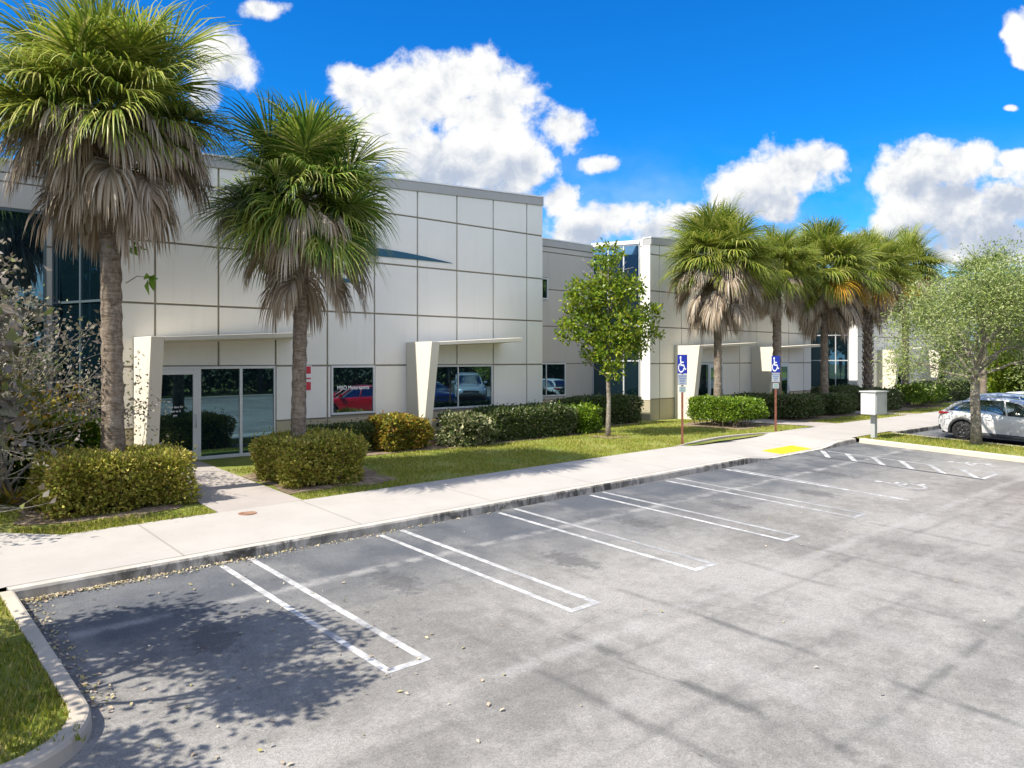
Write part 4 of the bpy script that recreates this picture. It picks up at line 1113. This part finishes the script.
def car(label, loc, rz, paint, L=4.4, W=1.82, roof=1.54, belt=None, ghouse=None, coupe=False, rim='rim', clad=True, group='cars parked in the lot', name='parked_car'):
    """nose to +x; lower body with wheel arches, glasshouse, roof, pillars, lamps, wheels"""
    root = empty(name, loc, rz); tag(root, label, 'car', group)
    h = L/2; xr, xf = -h+.86, h-.88; wr = .345; ar = .40
    belt = belt or [(-h,.80),(-h+.12,.98),(-h+.5,1.03),(0,.99),(.75,.97),(1.0,.96),(h-.45,.84),(h-.12,.74),(h,.62)]
    gh = ghouse or [(-h+.22,.0),(-h+.75,.40),(-.9,.55),(-.2,.58),(.25,.53),(1.12,.0)]
    N = 64; V=[];F=[]
    half = []
    for i in range(N+1):
        x = -h + L*i/N; e = abs(x)/h
        w = W/2*(1-.17*max(0,(e-.72)/.28)**2.2); zb = interp(x, belt)
        zl = .24 + .16*max(0,(e-.86)/.14)**1.5
        for xw in (xr,xf):
            if abs(x-xw) < ar: zl = max(zl, wr+math.sqrt(ar*ar-(x-xw)**2))
        zl = min(zl, zb-.10); dz = zb-zl
        sec = [(w*.95,zl),(w*.995,zl+dz*.30),(w,zl+dz*.55),(w*.975,zl+dz*.85),(w*.93,zb),(w*.5,zb+.035),(0,zb+.045)]
        sec = sec + [(-a,b) for a,b in reversed(sec[:-1])]
        V += [(x,a,b) for a,b in sec]
    m=13
    for i in range(N):
        for k in range(m-1): F.append((i*m+k,(i+1)*m+k,(i+1)*m+k+1,i*m+k+1))
    F.append(tuple(range(m))); F.append(tuple(N*m+k for k in range(m-1,-1,-1)))
    b = mesh_obj('body', V, F, paint, root, True)
    bm=bmesh.new(); bm.from_mesh(b.data); bmesh.ops.recalc_face_normals(bm,faces=bm.faces)
    bm.to_mesh(b.data); bm.free()
    u = MB(); u.box(-h+.15,h-.15,-W/2*.82,W/2*.82,.2,.62); u.build('underbody', M['black'], root)
    # glasshouse
    g0,g1 = gh[0][0],gh[-1][0]; V=[];F=[];n=36; top=[]
    for i in range(n+1):
        x = g0+(g1-g0)*i/n; zb = interp(x,belt)-.02; zr = zb+.02+max(.012,interp(x,gh)); t=min(1,(zr-zb)/.5)
        wb = W/2*.905; wt = wb - .20*t
        e = max(0,(abs(x-(g0+g1)/2)/((g1-g0)/2)-.7)/.3); wb*= 1-.05*e; wt*= 1-.10*e
        top.append((x,wt,zr))
        V += [(x,wb,zb),(x,wt+.012,zr-.05),(x,wt-.05,zr-.012),(x,wt*.5,zr+.012),(x,0,zr+.018),(x,-wt*.5,zr+.012),(x,-wt+.05,zr-.012),(x,-wt-.012,zr-.05),(x,-wb,zb)]
    m=9
    for i in range(n):
        for k in range(m-1): F.append((i*m+k,(i+1)*m+k,(i+1)*m+k+1,i*m+k+1))
    gl = mesh_obj('windows', V, F, M['carglass'], root, True)
    bm=bmesh.new(); bm.from_mesh(gl.data); bmesh.ops.recalc_face_normals(bm,faces=bm.faces); bm.to_mesh(gl.data); bm.free()
    # roof skin, rails and pillars as raised strips of paint
    rs=[t for t in top if t[2] > max(p[2] for p in top)-.16]; V=[];F=[]
    for x,wt,zr in rs:
        V += [(x,wt+.022,zr-.055),(x,wt-.045,zr),(x,wt*.5,zr+.026),(x,0,zr+.033),(x,-wt*.5,zr+.026),(x,-wt+.045,zr),(x,-wt-.022,zr-.055)]
    for i in range(len(rs)-1):
        for k in range(6): F.append((i*7+k,(i+1)*7+k,(i+1)*7+k+1,i*7+k+1))
    mesh_obj('roof', V, F, paint, root, True)
    def pillar(pts, w):
        for s in (1,-1):
            q=MB(); q.tube([(x,s*y,z) for x,y,z in pts], w, 6); q.build('pillar', paint, root, True)
    def topat(x): 
        return min(top, key=lambda q: abs(q[0]-x))
    fr=[topat(g1-(g1-rs[-1][0])*k/5) for k in range(6)]; pillar([(x,wt+.0,zr-.035) for x,wt,zr in fr], .04)
    rr_=[topat(g0+(rs[0][0]-g0)*k/5) for k in range(6)]; pillar([(x,wt+.0,zr-.04) for x,wt,zr in rr_], .065)
    pillar([(.02,W/2*.905,interp(0,belt)-.02),(-.12,topat(-.1)[1]+.015,topat(-.1)[2]-.06)], .03)
    # cladding: arches and sills
    if clad:
        for s in (1,-1):
            for xw in (xr,xf):
                c=MB(); pts=[(xw+(ar+.03)*math.cos(a), s*(W/2*.985), wr+(ar+.03)*math.sin(a)) for a in [R(-12+204*k/14) for k in range(15)]]
                c.tube(pts, .055, 6); c.build('wheel_arch', M['cladding'], root, True)
            c=MB(); c.tube([(xr+ar,s*W/2*.96,.27),(xf-ar,s*W/2*.96,.27)], .075, 8); c.build('side_sill', M['cladding'], root, True)
    for sx in (-1,1):
        bp=MB(); pts=[(sx*(h-.14*abs(y)/(W/2)-.02), y, .42) for y in lin(-W/2*.86,W/2*.86,9)]; bp.tube(pts, .12, 8)
        bp.build('bumper', M['cladding'] if clad else paint, root, True)
    for s in (1,-1):
        for xw in (xr,xf):
            w=MB(); w.tube([(xw,s*(W/2-.235),wr),(xw,s*(W/2-.215),wr),(xw,s*(W/2-.04),wr),(xw,s*(W/2-.015),wr)],[wr*.9,wr,wr,wr*.93],28); wo=w.build('wheel', M['tyre'], root, True)
            r_=MB(); yo=s*(W/2-.006)
            r_.tube([(xw+.235*math.cos(a),yo,wr+.235*math.sin(a)) for a in [2*math.pi*k/24 for k in range(25)]], .018, 6)
            r_.tube([(xw,yo-s*.01,wr),(xw,yo+s*.012,wr)], .05, 12)
            for k in range(5):
                a=2*math.pi*k/5+.3
                for da in (-.13,.13): r_.tube([(xw+.04*math.cos(a),yo,wr+.04*math.sin(a)),(xw+.235*math.cos(a+da),yo,wr+.235*math.sin(a+da))], .017, 5)
            r_.build('rim', M[rim], wo, True)
            d=MB(); d.tube([(xw,s*(W/2-.03),wr),(xw,s*(W/2-.012),wr)], .23, 24); d.build('hub_disc', M['black'], wo)
        tl=MB(); x0=-h; zt=interp(-h+.12,belt)
        tl.prism([(x0+.03,zt-.10),(x0+.34,zt-.05),(x0+.40,zt-.0),(x0+.06,zt-.0)], 'y', s*W/2*.60, s*W/2*.955); tl.build('taillight', M['taillamp'], root, bevel=.01)
        hl=MB(); zh=interp(h-.25,belt)
        hl.prism([(h-.10,zh-.13),(h-.46,zh-.07),(h-.5,zh-.0),(h-.14,zh-.03)], 'y', s*W/2*.62, s*W/2*.945); hl.build('headlight', M['headlamp'], root, bevel=.01)
        mi=MB(); mi.box(.82,1.0,s*W/2*.93 if s>0 else s*W/2*.93-.2,s*W/2*.93+.2 if s>0 else s*W/2*.93,1.0,1.14); mi.build('mirror', paint, root, bevel=.03)
        for xd in (-.62,.36):
            dh=MB(); dh.box(xd,xd+.17,s*W/2*.99-.015,s*W/2*.99+.02,.80,.825); dh.build('door_handle', paint, root, bevel=.006)
    p=MB(); p.box(-h-.035,-h-.012,-.16,.16,.60,.72); p.build('number_plate', M['plate'], root)
    gr=MB(); gr.box(h-.03,h+.012,-.48,.48,.46,.62); gr.build('grille', M['black'], root, bevel=.02)
    return root
P_silver = carpaint('paint_silver', (.74,.73,.72), .2)
P_lblue = carpaint('paint_pale_blue', (.50,.56,.60), .4)
P_blue = carpaint('paint_dark_blue', (.012,.03,.14), .3)
P_red = carpaint('paint_red', (.72,.010,.02), .0)
P_white = carpaint('paint_white', (.72,.73,.74), .05)
SL = math.atan(-.0391)
def park(r, x, y, rz):
    r.location=(x,y,plane(x,y)+.01); r.rotation_euler=(math.asin(.039)*math.cos(rz) if False else 0, math.atan(.0391)*(1 if rz<0 else -1)*-1*-1, rz); return r
suv = [(-2.0,.0),(-1.86,.30),(-1.5,.50),(-.9,.58),(-.1,.60),(.35,.54),(1.22,.0)]
c1 = car('silver white crossover with grey wheel arches parked behind the island tree', (0,0,0), 0, P_silver, L=4.4, W=1.80, rim='darkrim', ghouse=[(-2.08,.0),(-1.5,.36),(-.9,.52),(-.2,.56),(.25,.51),(1.15,.0)])
park(c1, 31.3, 8.5, R(-90))
c2 = car('pale blue crossover parked just beyond the silver white one', (0,0,0), 0, P_lblue, L=4.6, W=1.86, ghouse=suv); park(c2, 33.95, 8.75, R(-90))
c3 = car('white crossover third along the row of parked cars', (0,0,0), 0, P_white, L=4.6, W=1.86, ghouse=suv, clad=False); park(c3, 36.7, 8.6, R(-90))
# cars across the lot, mirrored in the windows
c4 = car('red sports hatchback parked across the lot', (0,0,0), 0, P_red, L=4.45, W=1.86, clad=False, ghouse=[(-2.05,.0),(-1.5,.34),(-.9,.46),(-.2,.50),(.25,.45),(1.15,.0)], group='cars across the lot'); c4.location=(21.7,3.5,plane(21.7,3.5)); c4.rotation_euler=(0,0,R(200)); c4.scale=(1.18,1.18,1.22)
c5 = car('dark blue sedan parked across the lot', (0,0,0), 0, P_blue, L=4.7, W=1.86, clad=False, ghouse=[(-1.75,.0),(-1.2,.34),(-.6,.46),(-.1,.48),(.3,.44),(1.2,.0)], group='cars across the lot'); c5.location=(29.6,-1.0,plane(29.6,-1)); c5.rotation_euler=(0,0,R(100)); c5.scale=(1.1,1.1,1.15)
c6 = car('pale sport utility car parked across the lot', (0,0,0), 0, P_lblue, L=4.7, W=1.9, ghouse=suv, group='cars across the lot'); c6.location=(35.2,-3.6,plane(35,-3.6)); c6.rotation_euler=(0,0,R(125)); c6.scale=(1.2,1.2,1.25)

# ------------------------------------------------------------------ signs, utility box
rust = noisy('rusty_post', (.16,.055,.035), (.26,.10,.06), 14, .8, .2, world=False)
sblue = plain('sign_blue', (.012,.03,.30), .4); sgrey = plain('sign_shaded_white', (.34,.38,.40), .45); swhite = plain('sign_white', (.85,.85,.85), .4); stxt = plain('sign_text', (.05,.10,.35), .5); sgreen=plain('sign_green', (.12,.30,.22), .5)  # sgrey: white lower plates, their shade put into the colour
def parking_sign(label, x, y, rz, H):
    zb = base(x,y); root = empty('parking_sign', (x,y,zb), rz); tag(root, label, 'sign', 'blue accessible parking signs')
    p=MB(); p.prism([(-.035,-.02),(.035,-.02),(.035,0),(.02,.0),(.012,.025),(-.012,.025),(-.02,.0),(-.035,0)], 'z', -.15, H-.30); p.build('post', rust, root)
    def plate(name, z0,z1,w,mt,yo):
        q=MB(); q.box(-w/2,w/2,yo-.008,yo,z0,z1); return q.build(name, mt, root, bevel=.004)
    f = plate('sign_panel', H-.60, H, .31, sblue, -.022)
    V=[];F=[]
    for poly in isa_polys():
        b=len(V); V+=[((px-.55)*.33, -.0325, H-.57+pz*.53) for px,pz in poly]; F.append(tuple(range(b,b+len(poly))))
    mesh_obj('symbol', V, F, swhite, f)
    g = plate('lower_panel', H-.96, H-.615, .29, sgrey, -.022)
    for i,s in enumerate(('PARKING BY','DISABLED','PERMIT','ONLY')): text_obj(s, .052, (0,-.0315,H-.69-i*.078), stxt, 'lettering', ext=.0008, parent=g)
    k = plate('fine_panel', H-1.19, H-.995, .22, sgrey, -.022)
    for i,s in enumerate(('$250','FINE')): text_obj(s, .065, (0,-.0315,H-1.075-i*.075), sgreen, 'lettering', ext=.0008, parent=k)
    return root
parking_sign('blue parking sign on a rusty post, standing alone in the lawn before the hedge', 19.95, 14.42, R(-38), 2.85)
parking_sign('blue parking sign on a rusty post at the path, before a palm trunk', 25.75, 14.5, R(-42), 2.76)

ub = empty('utility_box', (27.0,11.5,plane(27.0,11.5)+.14), R(-8)); tag(ub, 'grey metal utility box on a short pole at the island tip', 'utility box')
bxm = noisy('grey_enamel', (.58,.59,.57), (.50,.51,.49), 2, .45, 0, world=False); bxd = plain('box_edge', (.40,.41,.40), .5)
q=MB(); q.box(-.36,.36,-.27,.27,.83,1.60); q.build('cabinet', bxm, ub, bevel=.015)
q=MB(); q.box(-.40,.40,-.31,.31,1.603,1.645); q.build('lid', bxm, ub, bevel=.01)
q=MB(); q.box(-.31,.31,-.283,-.2715,.88,1.55); q.build('door', bxm, ub, bevel=.006)
q=MB(); q.box(.2,.235,-.30,-.284,1.15,1.28); q.build('latch', M['steel'], ub, bevel=.004)
q=MB(); q.box(-.08,.08,-.08,.08,-.2,.829); q.build('pole', bxd, ub, bevel=.01)

# ------------------------------------------------------------------ camera
cam = bpy.data.cameras.new('camera'); co = bpy.data.objects.new('camera', cam); link(co)
co.location = (0,0,ZC); YAW = .7256
co.rotation_euler = (R(90), 0, -(math.pi/2-YAW) if False else -math.atan2(math.sin(YAW), math.cos(YAW)))
cam.sensor_width = 36; cam.lens = 36*763.56/1024; cam.shift_y = -24.5/1024; cam.clip_end = 3000; cam.clip_start=.05
scene.camera = co

# ------------------------------------------------------------------ sun and sky
EL = 50.0
sd = Vector((-.994*math.cos(R(EL)), .109*math.cos(R(EL)), math.sin(R(EL))))
sl = bpy.data.lights.new('sun','SUN'); sl.energy = 4.8; sl.angle = R(.53); sl.color = (1,.94,.84)
so = bpy.data.objects.new('sun', sl); link(so); so.rotation_euler = sd.to_track_quat('Z','Y').to_euler(); so.location=(0,0,30)
world = bpy.data.worlds.new('World'); scene.world = world; world.use_nodes = True
t = NT(world.node_tree); bg = t.n['Background']
sky = t.add('ShaderNodeTexSky', sky_type='NISHITA', sun_disc=False); sky.sun_elevation = R(EL); sky.sun_rotation = math.atan2(sd.x, sd.y)
sky.air_density = 1.0; sky.dust_density = .25; sky.ozone_density = 2.2; sky.altitude = 0
D = t.add('ShaderNodeTexCoord').outputs['Generated']
D = t.vm('NORMALIZE', D)
c,s = math.cos(YAW), math.sin(YAW)
fw = t.vm('DOT_PRODUCT', D, (s,c,0)); rt = t.vm('DOT_PRODUCT', D, (c,-s,0)); dz = t.sep(D)[2]
fwc = t.m('MAXIMUM', fw, .08)
U = t.m('DIVIDE', rt, fwc); Vv = t.m('DIVIDE', dz, fwc)
cmb = t.add('ShaderNodeCombineXYZ'); t.put(cmb.inputs[0], U); t.put(cmb.inputs[1], Vv); uv = cmb.outputs[0]
def px(x,y): return ((x-512)/763.56, (359.5-y)/763.56)
CL = [ # cumulus lumps: x, y, rx, ry
 (437,95,62,46),(495,110,55,52),(385,120,55,48),(350,90,26,26),(440,160,110,44),(520,160,45,42),(566,132,30,26),(345,150,60,50),(470,75,40,32),(330,175,50,40),
 (600,166,26,12),(222,60,40,34),(205,95,22,20),(262,10,24,14),
 (625,216,58,30),(575,232,36,24),(660,230,40,26),(560,200,24,22),
 (800,172,52,32),(762,192,56,34),(735,205,30,24),(822,160,34,22),(720,225,40,20),(690,240,30,16),
 (930,163,54,26),(905,180,44,22),(970,160,34,24),(950,212,70,38),(1010,205,50,34),(905,225,36,24),(1060,200,60,50),(990,235,80,24),
 (1018,32,16,26),(1010,108,12,5),(1000,172,14,9),(1024,60,14,10),(1120,120,70,60),(1000,248,110,24),(880,248,70,20),(690,215,26,16),(1015,160,22,14),(1250,180,120,70)]
fld = None
for x,y,rx,ry in CL:
    a,b = px(x,y)
    e = t.add('ShaderNodeVectorMath', operation='MULTIPLY_ADD'); t.l.new(uv, e.inputs[0])
    e.inputs[1].default_value=(763.56/rx,763.56/ry,0); e.inputs[2].default_value=(-a*763.56/rx,-b*763.56/ry,0)
    L_ = t.vm('LENGTH', e.outputs[0]); v = t.m('SUBTRACT', 1.0, L_)
    fld = v if fld is None else t.m('SMOOTH_MAX', fld, v, .3)
n1 = t.noise(uv, 7, 8, .6, .3); n2 = t.noise(uv, 17, 8, .62, .2); n4 = t.noise(uv, 48, 5, .6); n3 = t.noise(t.scl(uv,(1,1.6,1)), 3.2, 5, .6)
dens = t.m('ADD', fld, t.m('ADD', t.m('MULTIPLY', t.m('SUBTRACT', n1, .5), 1.7), t.m('ADD', t.m('MULTIPLY', t.m('SUBTRACT', n2, .5), 1.5), t.m('MULTIPLY', t.m('SUBTRACT', n4, .5), .5))))
alpha = t.ss(dens, -.06, .42)
veil = t.m('MULTIPLY', t.ss(n3, .38, .72), t.ss(Vv, .08, .32, .75, 0))       # thin veil low down between the heaps
alpha = t.m('MAXIMUM', alpha, veil)
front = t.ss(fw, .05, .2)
fill_cloud = t.m('MULTIPLY', t.ss(t.noise(D, 2.6, 8, .6), .44, .58), t.ss(dz, .03, .12))   # cloud added behind the camera to fill the shaded facade with light
alpha = t.m('ADD', t.m('MULTIPLY', alpha, front), t.m('MULTIPLY', fill_cloud, t.m('SUBTRACT', 1.0, front)))
alpha = t.m('MULTIPLY', alpha, t.ss(dz, -.01, .02), clamp=True)
# cloud body: bright billows, lavender-grey where the heap is thick
off = t.vm('ADD', uv, (-.014,.016,0)); n1b = t.noise(off, 17, 8, .62, .2); n1c = t.noise(t.vm('ADD', uv, (-.03,.04,0)), 7, 8, .6, .3)
lit = t.m('ADD', t.m('MULTIPLY', t.m('SUBTRACT', n2, n1b), 1.25), t.m('MULTIPLY', t.m('SUBTRACT', n1, n1c), 1.0))
thick = t.ss(dens, .30, 1.0)
dark = None
for x,y,rx,ry in [(450,186,120,34),(390,205,70,30),(655,240,80,26),(590,240,40,20),(800,216,80,26),(740,225,50,20),(945,188,60,18),(985,240,110,30),(1010,200,40,20),(210,95,20,12)]:
    a,b = px(x,y)
    e = t.add('ShaderNodeVectorMath', operation='MULTIPLY_ADD'); t.l.new(uv, e.inputs[0])
    e.inputs[1].default_value=(763.56/rx,763.56/ry,0); e.inputs[2].default_value=(-a*763.56/rx,-b*763.56/ry,0)
    v = t.m('SUBTRACT', 1.0, t.vm('LENGTH', e.outputs[0])); dark = v if dark is None else t.m('SMOOTH_MAX', dark, v, .3)
dark = t.ss(t.m('ADD', dark, t.m('MULTIPLY', t.m('SUBTRACT', n1, .5), 1.5)), -.35, .75)   # flat undersides
shade = t.m('ADD', t.m('SUBTRACT', 1.0, t.m('ADD', t.m('MULTIPLY', dark, .4), t.m('MULTIPLY', thick, .08))), lit)
ccol = t.mix(t.ss(shade,.45,1.05), (.50,.57,.70), (1.0,1.0,.985))
mul = t.add('ShaderNodeVectorMath', operation='MULTIPLY')
hs = t.add('ShaderNodeHueSaturation'); hs.inputs['Saturation'].default_value=1.3; t.l.new(sky.outputs[0], hs.inputs['Color'])
blue = t.mix(t.ss(dz, .0, .20), (2.1,3.3,4.3), t.vm('MULTIPLY', hs.outputs[0], (.066,.545,.87)))
bright = t.m('ADD', 4.2, t.m('MULTIPLY', t.m('SUBTRACT', 1.0, front), 3.2))  # added rear clouds brighter than those in view, as fill light
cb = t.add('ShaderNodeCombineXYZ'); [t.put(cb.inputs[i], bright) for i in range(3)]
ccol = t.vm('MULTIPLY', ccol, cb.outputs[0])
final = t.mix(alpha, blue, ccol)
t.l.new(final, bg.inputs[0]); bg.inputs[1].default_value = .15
world.cycles.sampling_method='AUTOMATIC'
scene.view_settings.view_transform='Standard'; scene.view_settings.look='None'; scene.view_settings.gamma=1; scene.view_settings.exposure=.70; scene.view_settings.use_curve_mapping=False
scene.render.engine='CYCLES'
scene.cycles.max_bounces=6; scene.cycles.diffuse_bounces=3; scene.cycles.glossy_bounces=3; scene.cycles.transmission_bounces=4; scene.cycles.use_denoising=True
scene.cycles.sample_clamp_indirect=8
